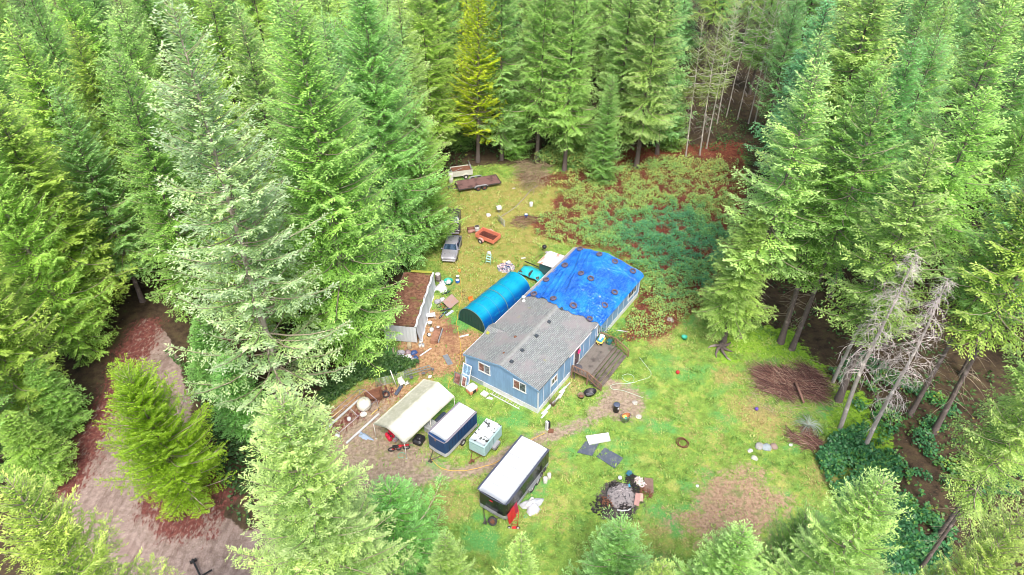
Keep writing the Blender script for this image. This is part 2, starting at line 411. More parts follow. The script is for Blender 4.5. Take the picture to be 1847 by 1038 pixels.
def tubes_np(paths, radii, sides=3):
    """many tapered tubes at once: paths (n,k,3), radii (n,k)"""
    n, k, _ = paths.shape
    d = np.gradient(paths, axis=1); d /= np.linalg.norm(d, axis=2, keepdims=True)+1e-9
    up = np.zeros_like(d); up[..., 2] = 1; vert = np.abs(d[..., 2]) > .95; up[vert] = (1, 0, 0)
    a = np.cross(d, up); a /= np.linalg.norm(a, axis=2, keepdims=True)+1e-9; b = np.cross(d, a)
    th = np.arange(sides)*2*np.pi/sides
    V = paths[:, :, None, :]+radii[:, :, None, None]*(a[:, :, None, :]*np.cos(th)[None, None, :, None]+b[:, :, None, :]*np.sin(th)[None, None, :, None])
    base = (np.arange(n)*k*sides)[:, None, None]+(np.arange(k-1)*sides)[None, :, None]
    i = np.arange(sides)[None, None, :]; j = (i+1) % sides
    Fc = np.stack([base+i, base+j, base+sides+j, base+sides+i], -1).reshape(-1, 4)
    return V.reshape(-1, 3), Fc

def kites(B, D, L, Wd, S):
    """leaf-like kites: base B, unit direction D, length L, width Wd, side vector S"""
    mid = B+D*(L*.45)[:, None]
    V = np.stack([B, mid+S*(Wd/2)[:, None], B+D*L[:, None], mid-S*(Wd/2)[:, None]], 1).reshape(-1, 3)
    return V, np.arange(len(B)*4).reshape(-1, 4)

def make_conifer(seed, H=30, R=5.5, base=.12, step=.46, nb=(5, 7), e_top=48, e_bot=-14, curl=.16, pw=.8, sprig=.30, wsp=.095,
                 twig=.25, tlen=.40, hang=.28, keep=1.0, r0=.30, bare_in=.22, stubs=30, lump=.25, lean=0.0, spike=.5, tilt=.24, dens=.40, skirt=.12):
    rg = np.random.default_rng(seed)
    zb = base*H
    # trunk line with a slight sway
    kk = 14; tz = np.linspace(-.4, H, kk); sw = rg.normal(0, 1, 2)*.012*H
    bx = lambda z: sw[0]*np.sin(z/H*3.1)*.5+lean*z; by = lambda z: sw[1]*np.sin(z/H*2.4)*.5
    tp = np.stack([bx(tz), by(tz), tz], -1)[None]
    tr = (r0*(1-np.clip(tz, 0, H)/H)**1.15+.015); tr[0] *= 1.35
    TV, TF = tubes_np(tp, tr[None], 9)
    # branches
    z0 = []; 
    z = zb
    while z < H-.25:
        t = (z-zb)/(H-zb); z0.append(z); z += step*(1.25-.55*t)*rg.uniform(.7, 1.3)
    rows = []
    azn = rg.random((12, 16))
    for z in z0:
        n = rg.integers(nb[0], nb[1]+1); a0 = rg.uniform(0, 2*np.pi)
        for i in range(n):
            if rg.random() > keep: continue
            az = a0+2*np.pi*i/n+rg.normal(0, .22); zz = z+rg.uniform(-.22, .22)
            t = min(1, max(0, (zz-zb)/(H-zb)))
            lm = azn[int(t*11.9), int((az % (2*np.pi))/(2*np.pi)*15.9)]
            L = R*(1-t)**pw*(1-lump+2*lump*lm)*rg.uniform(.82, 1.12)*(.55+.45*min(1, t/skirt+.2))+.28
            rows.append((zz, az, t, L))
    rows = np.array(rows); nbr = len(rows)
    zz, az, t, L = rows.T
    e = np.radians(e_bot+(e_top-e_bot)*t**.8+rg.normal(0, 5, nbr))
    cu = curl*(1-.35*t)+rg.normal(0, .04, nbr); bend = rg.normal(0, .12, nbr)
    def bpt(i, s):
        """point on branch i at parameter s (arrays)"""
        h = az[i]+bend[i]*s; r = L[i]*s*np.cos(e[i]*.8)
        return np.stack([bx(zz[i])+r*np.cos(h), by(zz[i])+r*np.sin(h), zz[i]+L[i]*(s*np.sin(e[i])-.25*s*(1-s)*(1-t[i])+cu[i]*s**2)], -1)
    ks = 5; si = np.linspace(0, 1, ks)
    ii = np.repeat(np.arange(nbr), ks); BP = bpt(ii, np.tile(si, nbr)).reshape(nbr, ks, 3)
    BR = (.018+.011*L)[:, None]*(1-si*.85)[None]
    BV, BF = tubes_np(BP, BR, 3)
    # dead stubs on the lower trunk
    V = [TV, BV]; Fs = [TF, BF+len(TV)]; mi = [np.zeros(len(TF)), np.ones(len(BF))]; off = len(TV)+len(BV)
    if stubs:
        sz = rg.uniform(.12*H, max(zb, .3*H)+.5, stubs); sa = rg.uniform(0, 2*np.pi, stubs); sl = rg.uniform(.5, 2.2, stubs)
        q = np.linspace(0, 1, 4)[None, :]
        SPt = np.stack([bx(sz)[:, None]+np.cos(sa)[:, None]*sl[:, None]*q, by(sz)[:, None]+np.sin(sa)[:, None]*sl[:, None]*q, sz[:, None]-sl[:, None]*q**2*.35], -1)
        SV, SF = tubes_np(SPt, np.full((stubs, 4), .02)*(1-q*.7), 3)
        V.append(SV); Fs.append(SF+off); mi.append(np.ones(len(SF)))
    TV = np.concatenate(V); TF = np.concatenate(Fs); mi = np.concatenate(mi)
    # twigs on branches
    ti, ts, tsd = [], [], []
    for i in range(nbr):
        st = bare_in*min(1, L[i]/4)*(1-.8*t[i]) if L[i] > .8 else .02
        n = max(2, int(L[i]*(1-st)/twig))
        s = np.linspace(st, .97, n)+rg.normal(0, .02, n)
        ti += [i]*(2*n); ts += list(s)+list(s); tsd += [1]*n+[-1]*n
    ti = np.array(ti); ts = np.clip(np.array(ts), .02, 1); tsd = np.array(tsd); nt_ = len(ti)
    P0 = bpt(ti, ts); P1 = bpt(ti, np.minimum(ts+.03, 1.03)); hd = P1-P0; hd /= np.linalg.norm(hd, axis=1, keepdims=True)+1e-9
    ha = np.arctan2(hd[:, 1], hd[:, 0]); ta = ha+tsd*np.radians(rg.uniform(42, 68, nt_))
    tl = np.minimum(tlen*L[ti], 1.5)*np.clip(1.08-ts, .05, 1)**.65*rg.uniform(.65, 1.15, nt_)+.16
    tdz = -hang*rg.uniform(.5, 1.5, nt_)*(1-.6*t[ti])+hd[:, 2]*.5
    TD = np.stack([np.cos(ta), np.sin(ta), tdz], -1); TD /= np.linalg.norm(TD, axis=1, keepdims=True)
    # sprigs on twigs (+ along branch)
    n = np.maximum(2, (tl/(sprig*dens)).astype(int)); wi = np.repeat(np.arange(nt_), n)
    cs = np.cumsum(n)-n; q = (np.arange(len(wi))-np.repeat(cs, n)+.5)/n[wi]
    sd_ = np.where(np.arange(len(wi)) % 2 == 0, 1, -1)
    Bp = P0[wi]+TD[wi]*(tl[wi]*q)[:, None]; Bp[:, 2] -= tl[wi]*q**2*hang*.6
    a = np.arctan2(TD[wi, 1], TD[wi, 0])+sd_*rg.uniform(.2, .85, len(wi))
    dz = TD[wi, 2]-rg.uniform(-.25, .45, len(wi))*(1 if hang > .2 else .5)+.12
    D = np.stack([np.cos(a), np.sin(a), dz], -1); D /= np.linalg.norm(D, axis=1, keepdims=True)
    ls = sprig*rg.uniform(.7, 1.25, len(wi)); ws = wsp*rg.uniform(.75, 1.25, len(wi))
    nrm = np.stack([rg.normal(0, tilt, len(wi)), rg.normal(0, tilt, len(wi)), np.ones(len(wi))], -1)
    S = np.cross(D, nrm); S /= np.linalg.norm(S, axis=1, keepdims=True)
    tipv = np.clip((ts[ti*0+np.arange(nt_)][wi]-.45)/.55, 0, 1)*.5+q*.5
    brv = rg.random(nbr)
    vv = np.clip(.42*brv[ti[wi]]+.26*rg.random(nt_)[wi]+.30*rg.random(len(wi)), 0, 1)
    # leading shoot
    nl = 26; lz = np.linspace(H-1.3, H+spike, nl); la = rg.uniform(0, 6.28, nl)
    LD = np.stack([np.cos(la)*.6, np.sin(la)*.6, np.full(nl, .9)], -1); LD /= np.linalg.norm(LD, axis=1, keepdims=True)
    LB = np.stack([np.full(nl, bx(H)), np.full(nl, by(H)), lz], -1); LS = np.cross(LD, np.array([0, 0, 1.])); LS /= np.linalg.norm(LS, axis=1, keepdims=True)
    Bp = np.concatenate([Bp, LB]); D = np.concatenate([D, LD]); ls = np.concatenate([ls, np.full(nl, sprig)]); ws = np.concatenate([ws, np.full(nl, wsp)])
    S = np.concatenate([S, LS]); tipv = np.concatenate([tipv, np.full(nl, .8)]); vv = np.concatenate([vv, rg.random(nl)])
    CV, CF = kites(Bp, D, ls, ws, S)
    return (TV, TF, mi), (CV, CF, np.repeat(vv, 4), np.repeat(tipv, 4))

PROTO = {}
def proto(key, bark=None, limb=None, needle=None, **k):
    (TV, TF, mi), (CV, CF, v, tp) = make_conifer(**k)
    tm = raw_mesh('trunk', TV, TF, [bark or BARK, limb or LIMB], smooth=True, mi=mi)
    cm = raw_mesh('crown', CV, CF, needle or NEEDLE, {'v': v, 'tip': tp})
    PROTO[key] = (tm, cm, k['H'], k['R'])

proto('big1', seed=1, H=36, R=7.0, base=.08, step=.74, nb=(5, 7), tlen=.36, hang=.34, r0=.40, lump=.28, e_bot=-16, e_top=36, curl=.30, sprig=.34, wsp=.12, pw=.66, bark=TANBARK, keep=.86, bare_in=.4, skirt=.16)
proto('big2', seed=2, H=35, R=7.0, base=.06, step=.68, nb=(6, 7), tlen=.38, hang=.5, r0=.36, lump=.22, e_bot=-18, e_top=36, curl=.34, sprig=.34, wsp=.12, pw=.64, skirt=.3, bark=TANBARK)
proto('fir1', seed=3, pw=.68, e_top=40, H=28, R=4.6, base=.14, step=.66, lump=.28, tlen=.44, wsp=.115)
proto('fir2', seed=4, pw=.68, e_top=40, H=28, R=4.2, base=.20, step=.66, lump=.34, hang=.42, curl=.14, tlen=.44, wsp=.115)
proto('fir3', seed=5, pw=.66, e_top=40, H=28, R=4.0, base=.34, step=.68, nb=(4, 6), lump=.36, keep=.92, stubs=45, tlen=.46, wsp=.115)
proto('fir4', seed=23, H=28, R=4.6, base=.24, step=.74, nb=(4, 6), pw=.58, lump=.5, keep=.8, stubs=40, tlen=.5, wsp=.12, hang=.5, e_top=38, curl=.3)
proto('fir5', seed=24, H=28, R=5.0, base=.18, step=.62, nb=(5, 7), pw=.8, lump=.4, keep=.9, stubs=20, tlen=.42, wsp=.115, hang=.28, e_top=44, curl=.2, e_bot=-6)
proto('bare1', seed=6, pw=.62, H=28, R=3.6, base=.50, step=.68, nb=(4, 6), lump=.38, keep=.88, stubs=60, r0=.26, tlen=.46, wsp=.115)
proto('bare2', seed=7, pw=.62, H=28, R=3.9, base=.43, step=.72, nb=(4, 6), lump=.42, keep=.85, stubs=60, r0=.24, hang=.45, tlen=.46, wsp=.115)
proto('young', seed=8, H=16, R=2.7, base=.03, step=.46, nb=(5, 7), e_bot=0, lump=.18, sprig=.28, wsp=.10, r0=.15, stubs=0)
proto('near1', bark=TANBARK, seed=9, H=24, R=5.6, base=.06, step=.62, nb=(5, 7), lump=.28, sprig=.22, wsp=.072, twig=.2, dens=.36, e_bot=-6, e_top=42, curl=.30, hang=.26, pw=.7, r0=.26, tlen=.44)
proto('near2', bark=TANBARK, seed=10, H=20, R=4.6, base=.05, step=.58, nb=(5, 7), lump=.28, e_top=42, pw=.7, sprig=.22, wsp=.07, dens=.36, twig=.19, e_bot=0, curl=.22, hang=.2, r0=.22, tlen=.44)
proto('low', bark=TANBARK, seed=25, H=11, R=4.4, base=.05, step=.5, nb=(5, 7), lump=.4, e_top=40, e_bot=2, pw=.7, curl=.3, sprig=.25, wsp=.08, twig=.21, hang=.2, r0=.2, stubs=0)
proto('thin', seed=11, H=20, R=2.9, base=.45, step=.6, nb=(3, 5), lump=.4, keep=.8, stubs=40, r0=.14, tlen=.3, bark=PALEBARK, limb=DEADW, sprig=.26, wsp=.06)
proto('pine', seed=12, H=26, R=4.2, base=.16, step=.6, nb=(5, 7), lump=.35, hang=.1, e_bot=5, e_top=55, curl=.1, sprig=.3, wsp=.10, tilt=.7, keep=.92)
CEDAR = leaf_mat('cedar foliage', [(0, (.08, .16, .012)), (.4, (.17, .30, .02)), (.75, (.28, .42, .03)), (1, (.38, .48, .06))], (.48, .56, .10), .5, .42)
proto('cedar', seed=13, H=14.5, R=4.4, base=.04, step=.30, nb=(5, 8), lump=.36, keep=.9, hang=.12, e_bot=8, e_top=62, curl=.08, pw=.48, skirt=.3, sprig=.20, wsp=.075, twig=.20, tlen=.34, tilt=.8, needle=CEDAR, r0=.3, stubs=0, spike=1.2)

def make_snag(seed, H=22, top=.95, start=.35, R=2.6):
    rg = np.random.default_rng(seed); kk = 12; tz = np.linspace(-.3, H, kk)
    tp = np.stack([.15*np.sin(tz*.3+seed), .12*np.cos(tz*.27), tz], -1)[None]; tr = (.17*(1-np.clip(tz, 0, H)/H)**.8+.015)[None]
    TV, TF = tubes_np(tp, tr, 8)
    n = int((H*(1-start))/.11); z = rg.uniform(start*H, H, n); t = (z-start*H)/(H*(1-start)); a = rg.uniform(0, 6.28, n)
    L = (R*(1-t)**.6*rg.uniform(.5, 1.15, n)+.2)*np.where(t < .15, rg.uniform(.3, 1, n), 1)
    k = 8; s = np.linspace(0, 1, k)[None]
    hh = a[:, None]+rg.normal(0, .5, n)[:, None]*s**2
    up = rg.uniform(-.2, .25, n)[:, None]; cl = rg.uniform(.3, 1.0, n)[:, None]*np.where(rg.random(n) < .75, -1, .8)[:, None]
    P = np.stack([L[:, None]*s*np.cos(hh)*(1-.25*s**3), L[:, None]*s*np.sin(hh)*(1-.25*s**3), z[:, None]+L[:, None]*(up*s+cl*s**2.2*.8)], -1)
    BV, BF = tubes_np(P, (.013+.006*L)[:, None]*(1-s*.75), 3)
    # fine side twigs
    m = n*9; bi = rg.integers(0, n, m); sk = rg.integers(2, k, m); st = P[bi, sk]
    d = P[bi, sk]-P[bi, sk-1]; d /= np.linalg.norm(d, axis=1, keepdims=True)+1e-9
    o = rg.normal(0, 1, (m, 3)); o[:, 2] -= .5; d2 = d*.7+o*.55; d2 /= np.linalg.norm(d2, axis=1, keepdims=True)
    tl = rg.uniform(.2, .8, m)[:, None]; q = np.linspace(0, 1, 3)[None, :, None]
    P2 = st[:, None]+d2[:, None]*tl[:, None]*q; P2[..., 2] -= (q[..., 0]**2)*tl*.35
    WV, WF = tubes_np(P2, np.full((m, 3), .009)*np.array([1, .8, .4]), 3)
    BVV = np.concatenate([BV, WV]); BFF = np.concatenate([BF, WF+len(BV)])
    tm = raw_mesh('trunk', TV, TF, PALEBARK, smooth=True); bm_ = raw_mesh('branches', BVV, BFF, DEADW)
    return tm, bm_, H, R
SNAG = [make_snag(31, 22), make_snag(32, 20, start=.3), make_snag(33, 24, start=.45, R=2.0)]
# ------------------------------------------------------------------ trees
RT = random.Random(77)
PLACED = []
PALE, YG, TEAL, DEEP, MID, YEL = (1.5, 1.3, 1.9), (1.35, 1.42, .8), (.68, 1.0, 1.25), (.72, .92, .62), (1.0, 1.05, .9), (1.75, 1.5, .22)
KIND = {'cedar': 'cedar_tree', 'pine': 'pine_tree', 'young': 'young_fir_tree'}
def tree(key, xy, h, rad, tint, label, group=None, cat=None, jit=.08):
    tm, cm, H0, R0 = PROTO[key]
    nm = KIND.get(key, 'fir_tree')
    r = empty(nm, (xy[0], xy[1], 0), RT.uniform(0, 6.28), label=label, cat=cat or nm.split('_')[-2]+' tree' if nm != 'young_fir_tree' else 'fir tree', group=group)
    sx, sz = rad/R0, h/H0
    r.scale = (sx, sx, sz); r.rotation_euler[0] = RT.gauss(0, .018); r.rotation_euler[1] = RT.gauss(0, .018)
    if group: r.scale = (sx*RT.uniform(.92, 1.08), sx*RT.uniform(.92, 1.08), sz)
    t = link('trunk', tm, r); c = link('crown', cm, r)
    k = 1+RT.uniform(-jit, jit); c.color = (tint[0]*k*(1+RT.uniform(-jit, jit)), tint[1]*k, tint[2]*k*(1+RT.uniform(-jit, jit)), 1)
    PLACED.append((xy[0], xy[1])); return r
def T_apex(key, px, py, h, rad, tint, label, **k): return tree(key, at(px, py, h)[:2], h, rad, tint, label, **k)
def T_base(key, px, py, h, rad, tint, label, **k): return tree(key, at(px, py)[:2], h, rad, tint, label, **k)

# the named ones, left to right, far to near: (proto, how, px, py, height, radius, tint, label)
TREES = [
 ('big1', 'a', 300, 8, 36.3, 6.9, PALE, 'huge pale grey-green fir with bare curved limbs showing, left of the white shed'),
 ('big2', 'a', 520, -5, 34.5, 6.9, (1.15, 1.35, .85), 'huge dense light green fir whose boughs reach down to the white shed'),
 ('big2', 'a', 648, -65, 33, 6.3, (1.0, 1.3, 1.0), 'huge dense fir right of the light green one, its boughs hanging over the parked car'),
 ('near2', 'b', 770, 450, 18, 4.3, (1.0, 1.2, .75), 'lower green fir whose boughs cover half of the parked car'),
 ('fir1', 'a', 415, 20, 31, 4.6, (1.2, 1.2, 1.0), 'pale fir crown wedged between the two huge firs left of the shed'),
 ('fir1', 'a', 45, 40, 28.5, 5.2, YG, 'yellow-green fir towering at the left edge of the photo'),
 ('fir5', 'a', 180, 110, 24, 4.4, (.85, 1.05, .75), 'mid green fir between the yellow-green fir and the huge grey-green fir'),
 ('fir1', 'a', -40, 170, 26, 5.4, YG, 'broad yellow-green fir cut by the left edge, below the towering one'),
 ('big2', 'b', 160, 640, 27, 5.0, (1.3, 1.45, .85), 'green fir leaning over the left side of the red-littered road'),
 ('big2', 'b', 62, 760, 24, 5.4, YG, 'yellowish fir beside the left edge of the road, lower one'),
 ('big1', 'b', 0, 860, 19, 4.6, (.95, 1.1, .8), 'low green fir where the road leaves the bottom left'),
 ('near1', 'a', 12, 868, 27, 4.4, (1.4, 1.3, .85), 'pale yellow-green fir top in the bottom left corner'),
 ('young', 'b', 118, 770, 8, 2.6, (.85, 1.1, .7), 'small fir crowding the left edge of the road halfway down'),
 ('young', 'b', 88, 868, 8, 2.6, (.95, 1.1, .7), 'small fir at the left edge of the road near the bottom'),
 ('young', 'b', 405, 700, 9, 2.6, (.75, 1.05, .75), 'small dark fir right of the cedar under the huge grey-green fir'),
 ('young', 'b', 452, 775, 9, 2.6, (.75, 1.05, .8), 'small dark fir behind the pale silvery foreground fir'),
 ('cedar', 'a', 232, 672, 14.5, 4.1, (1.12, 1.27, .75), 'bushy rounded yellow-green cedar on the island in the gravel road'),
 ('near1', 'a', 484, 722, 25, 5.5, (1.42, 1.42, 1.45), 'pale silvery fir rising in the foreground between the road and the white canopy'),
 ('low', 'a', 705, 880, 11, 4.4, (.8, 1.15, .85), 'low soft green fir in the foreground under the dirt track'),
 ('near2', 'a', 800, 962, 15, 2.6, (1.1, 1.2, .95), 'small fir top poking up at the bottom edge left of the narrow pale one'),
 ('near2', 'a', 940, 978, 17, 2.3, (1.45, 1.4, 1.1), 'narrow pale fir top at the bottom edge below the black trailer'),
 ('near2', 'a', 1180, 1012, 16, 2.6, (1.3, 1.3, .9), 'fir tip just reaching in at the bottom edge below the burn pile'),
 ('near2', 'a', 1322, 940, 17, 3.7, (1.15, 1.25, .95), 'fir crown at the bottom edge in front of the bare soil patch'),
 ('low', 'a', 1130, 950, 10, 3.2, (.85, 1.1, .9), 'low dull green fir behind the bottom edge fir tips, below the burn pile'),
 ('low', 'a', 1450, 930, 12, 2.8, (.9, 1.1, .85), 'small green fir just left of the big foreground fir at lower right'),
 ('near1', 'a', 1580, 868, 22, 4.2, (1.45, 1.4, 1.15), 'pale full fir standing in the foreground at the lower right'),
 ('near1', 'a', 1868, 945, 24, 3.4, (1.35, 1.3, .95), 'pale fir crown filling the bottom right corner'),
 ('bare2', 'a', 1915, 650, 22, 2.5, (1.3, 1.3, 1.0), 'pale fir boughs reaching in at the right edge, lower half'),
 ('near2', 'a', 1700, 1030, 17, 1.9, (1.2, 1.2, .9), 'fir tip between the two foreground firs at lower right'),
 # far edge of the yard
 ('pine', 'b', 862, 292, 31, 3.9, YEL, 'bright yellow-green pine standing behind the flatbed trailer'),
 ('fir1', 'b', 905, 288, 30, 4.2, (1.15, 1.35, 1.3), 'grey-green fir just right of the yellow-green pine'),
 ('fir2', 'b', 968, 292, 29, 4.0, (1.2, 1.3, 1.0), 'fir with a bare pale trunk behind the dry brush heap'),
 ('fir1', 'b', 1000, 258, 30, 4.2, (1.3, 1.35, 1.1), 'tall open fir in the second row behind the dry brush heap'),
 ('fir2', 'b', 1018, 307, 28, 4.2, (1.25, 1.3, 1.0), 'fir with a stout bare trunk right of the dry brush heap'),
 ('young', 'b', 1085, 330, 15, 2.6, (1.0, 1.25, 1.0), 'drooping young fir standing forward at the far edge of the brambles'),
 ('fir1', 'b', 1110, 285, 29, 4.5, (1.25, 1.35, 1.15), 'broad grey-green fir behind the drooping young fir'),
 ('fir2', 'b', 1147, 303, 30, 4.6, (1.35, 1.35, 1.3), 'tall fir with a long pale trunk at the far edge of the brambles'),
 ('fir1', 'b', 1185, 278, 28, 4.2, (1.0, 1.3, 1.3), 'bluish fir right of the long pale trunk'),
 ('thin', 'b', 1237, 282, 20, 2.2, (1.25, 1.1, .8), 'leftmost thin half-dead fir of the pale-trunked cluster by the brambles'),
 ('thin', 'b', 1262, 280, 20, 2.4, (1.2, 1.15, .85), 'middle thin half-dead fir of the pale-trunked cluster by the brambles'),
 ('thin', 'b', 1274, 268, 21, 2.2, (1.2, 1.15, .9), 'rightmost thin half-dead fir of the pale-trunked cluster by the brambles'),
 ('young', 'b', 930, 283, 12, 2.6, (1.0, 1.3, .8), 'young fir filling the gap behind the dry brush heap'),
 ('young', 'b', 1045, 275, 13, 2.8, (1.1, 1.3, .9), 'young fir between the stout bare trunk and the broad grey-green fir'),
 ('young', 'b', 1210, 268, 12, 2.6, (1.1, 1.25, .85), 'young fir just left of the thin half-dead cluster'),
 ('young', 'b', 832, 268, 11, 2.6, (.95, 1.2, .8), 'young dark fir behind the grey open box trailer'),
 # right edge of the clearing
 ('fir3', 'b', 1334, 606, 29, 4.4, (1.3, 1.4, 1.2), 'pale fir leaning out over the brambles from the right edge of the lawn'),
 ('fir2', 'b', 1305, 618, 16, 3.4, (1.05, 1.15, .85), 'short open fir in front of the leaning pale fir at the brambles'),
 ('fir3', 'b', 1408, 618, 26, 4.0, (.95, 1.2, .8), 'green fir right of the leaning pale fir'),
 ('bare1', 'b', 1428, 630, 28, 3.6, (.95, 1.15, .8), 'tall narrow fir right of the leaning pale fir, the nearer of two'),
 ('fir3', 'b', 1512, 722, 26.5, 4.2, (1.3, 1.38, 1.15), 'bright pointed fir rising above the bleached dead trees'),
 ('bare1', 'b', 1640, 750, 26, 3.1, (.9, 1.15, .9), 'dark-trunked fir behind the bleached dead trees'),
 ('bare2', 'b', 1683, 782, 29, 4.0, (1.3, 1.25, .75), 'fir with a long leaning trunk and yellow-green boughs at the right edge'),
 ('bare2', 'b', 1693, 968, 24, 3.0, (1.1, 1.2, .9), 'fir with a long leaning trunk rising from the lower right undergrowth'),
 ('fir3', 'b', 1600, 560, 32, 4.6, (1.3, 1.35, 1.0), 'tall pale yellow-green fir above the bright pointed fir'),
 ('fir2', 'b', 1440, 420, 33, 6.0, (1.4, 1.35, 1.15), 'broad grey-green fir at the top, behind the leaning pale fir'),
]
for key, how, px, py, h, rad, tint, label in TREES:
    (T_apex if how == 'a' else T_base)(key, px, py, h, rad, tint, label)

def snag(i, px, py, h, label, s=1.0, lean=(0, 0)):
    tm, bm_, H0, R0 = SNAG[i]; p = at(px, py)
    r = empty('dead_tree', (p.x, p.y, 0), RT.uniform(0, 6), label=label, cat='dead tree'); r.scale = (s, s, h/H0)
    link('trunk', tm, r); link('branches', bm_, r); PLACED.append((p.x, p.y))
snag(0, 1512, 772, 19.5, 'bleached dead tree with curled branches, left of three beside the brush pile', 1.15)
snag(1, 1560, 812, 19, 'whitest bleached dead tree with feathery twigs, middle of three beside the brush pile', 1.1)
snag(2, 1506, 690, 18, 'grey dead tree behind the two whiter dead ones by the brush pile', 1.0)

# thin pale trunks in the shade beyond the cluster
for px, py in ((1293, 224), (1310, 212), (1330, 216), (1350, 222), (1362, 218), (1385, 226)):
    T_base('thin', px, py, 22, 1.9, (.7, .95, .6), 'thin pale trunk standing in the dark wood beyond the half-dead cluster', group='thin pale trunks in the dark wood')

# the rest of the wood
KEEP = [([(235, 570), (290, 590), (345, 690), (420, 900), (430, 1010), (180, 1060), (95, 940), (95, 890), (205, 680), (240, 600)], 999),
        ([(225, 655), (330, 700), (400, 930), (200, 930), (190, 760)], 999),
        ([(290, 0), (200, 470), (260, 600), (520, 760), (560, 600), (470, 400), (400, 100), (330, 0)], 45),
        ([(480, 0), (480, 400), (600, 700), (700, 660), (830, 420), (830, 280), (720, 0)], 62),
        ([(700, 650), (830, 300), (900, 300), (1340, 300), (1320, 600), (1460, 640), (1620, 880), (1620, 1030), (600, 1030), (560, 770)], 999),
        ([(1380, 610), (1560, 600), (1700, 620), (1847, 640), (1847, 900), (1700, 1000), (1560, 860)], 999),
        ([(1660, 290), (1590, 450), (1740, 450)], 44), ([(1225, 50), (1310, 50), (1300, 280), (1225, 285)], 88), ([(800, 0), (900, 0), (900, 290), (810, 290)], 86)]
def topx(x, y, z):
    d = y*CP-(z-HC)*SP; u = y*SP+(z-HC)*CP
    return 923.5+F*x/d, 519-F*u/d, F/d
def blocked(x, y):
    dist = math.hypot(x, y)
    pts, rad = [], []
    for z in (5, 9, 13, 17, 21):
        a, b, k = topx(x, y, z); w_ = k*4.0*(1-z/30)*.8
        pts += [(a, b), (a-w_, b), (a+w_, b)]
    pts = np.array(pts)
    for poly, dm in KEEP:
        if dist > dm: continue
        if (npoly(pts, poly) > 0).any(): return True
    return False
zones = {'left': ('green fir in the dense wood left of the clearing', 'firs of the left wood'),
         'mid': ('green fir in the wood beyond the far edge of the yard', 'firs beyond the yard'),
         'right': ('green fir in the shady wood right of the clearing', 'firs of the right wood'),
         'plant': ('young green fir in the plantation at the top left', 'young firs of the plantation')}
rg = np.random.default_rng(5)
cand = np.c_[rg.uniform(-105, 105, 9000), rg.uniform(30, 138, 9000)]
dc = npoly(cand, CLEAR); dr = npoly(cand, ROAD); cnt = 0
pl = [p for p in PLACED]
BASEX = npoly(cand, gp((1560, 740), (1690, 620), (1847, 620), (1990, 900), (1990, 1300), (1640, 1300), (1600, 900)))
for (x, y), a, b, bx_ in zip(cand, dc, dr, BASEX):
    if a > -1.6 or b > -2.2: continue
    sl = math.hypot(y, HC-10)*.80+6
    if abs(x) > sl*.95: continue
    if x < 0 and y < 34: continue
    if x > 0 and y < 38: continue
    plant = x < -60 and y > 92
    md = 3.6 if plant else (5.5 if y < 100 else 6.6)
    if bx_ > 0: md = 8.5
    if bx_ > 0 and y < 42: continue
    if blocked(x, y): continue
    if any((x-q[0])**2+(y-q[1])**2 < md*md for q in pl): continue
    pl.append((x, y)); cnt += 1
    zn = 'plant' if plant else ('right' if x > 22 else ('left' if x < -12 else 'mid'))
    edge = a > -6
    if plant: key, h, rad = 'young', RT.uniform(12, 16), RT.uniform(1.9, 2.5)
    elif zn == 'left': key, h, rad = RT.choice(['fir1', 'fir2', 'fir5', 'fir4']), RT.uniform(24, 31), RT.uniform(3.8, 5.0)
    elif zn == 'mid': key, h, rad = RT.choice(['fir1', 'fir4', 'fir2', 'fir5', 'fir2']), RT.uniform(25, 32), RT.uniform(3.2, 4.3)
    else: key, h, rad = RT.choice(['fir3', 'fir4', 'fir2', 'fir5', 'bare1'] if bx_ < 0 else ['bare1', 'bare2']), RT.uniform(23, 30), RT.uniform(3.1, 4.2)
    ti_ = RT.randrange(5); tint = ([(1.2, 1.35, .95), (.95, 1.2, .85), (1.45, 1.48, 1.3), (1.0, 1.3, 1.2), (1.4, 1.45, .85)] if zn != 'right' else [(.85, 1.2, 1.15), (1.05, 1.25, .95), (.8, 1.2, 1.35), (1.35, 1.42, 1.05), (.85, 1.1, .85)])[ti_]
    tone_ = (('fresh green', 'dark green', 'pale green', 'bluish green', 'yellow-green') if zn != 'right' else ('bluish green', 'fresh green', 'teal green', 'pale yellow-green', 'dark green'))[ti_]
    if plant: lb = tone_+' young fir in the plantation at the top left corner'
    elif zn == 'left': lb = tone_+' fir '+('by the left edge of the photo above the road' if x < -38 and y < 75 else 'in the far rows at the top left' if y > 95 else 'just behind the huge pale firs left of the shed' if x > -38 else 'in the middle of the left wood')
    elif zn == 'mid': lb = tone_+' fir '+('in the far rows at the top centre' if y > 112 else 'in the first rows beyond the far edge of the yard')
    else: lb = tone_+' fir '+('in the far rows at the top right' if y > 100 else 'close behind the leaning trunks at the right' if y < 60 else 'in the middle of the right wood beside the brambles' if x < 48 else 'at the right edge of the photo, upper half')
    tree(key, (x, y), h, rad, tint, lb, group=zones[zn][1], jit=.12)
print('fill trees', cnt, 'total', len(PLACED))
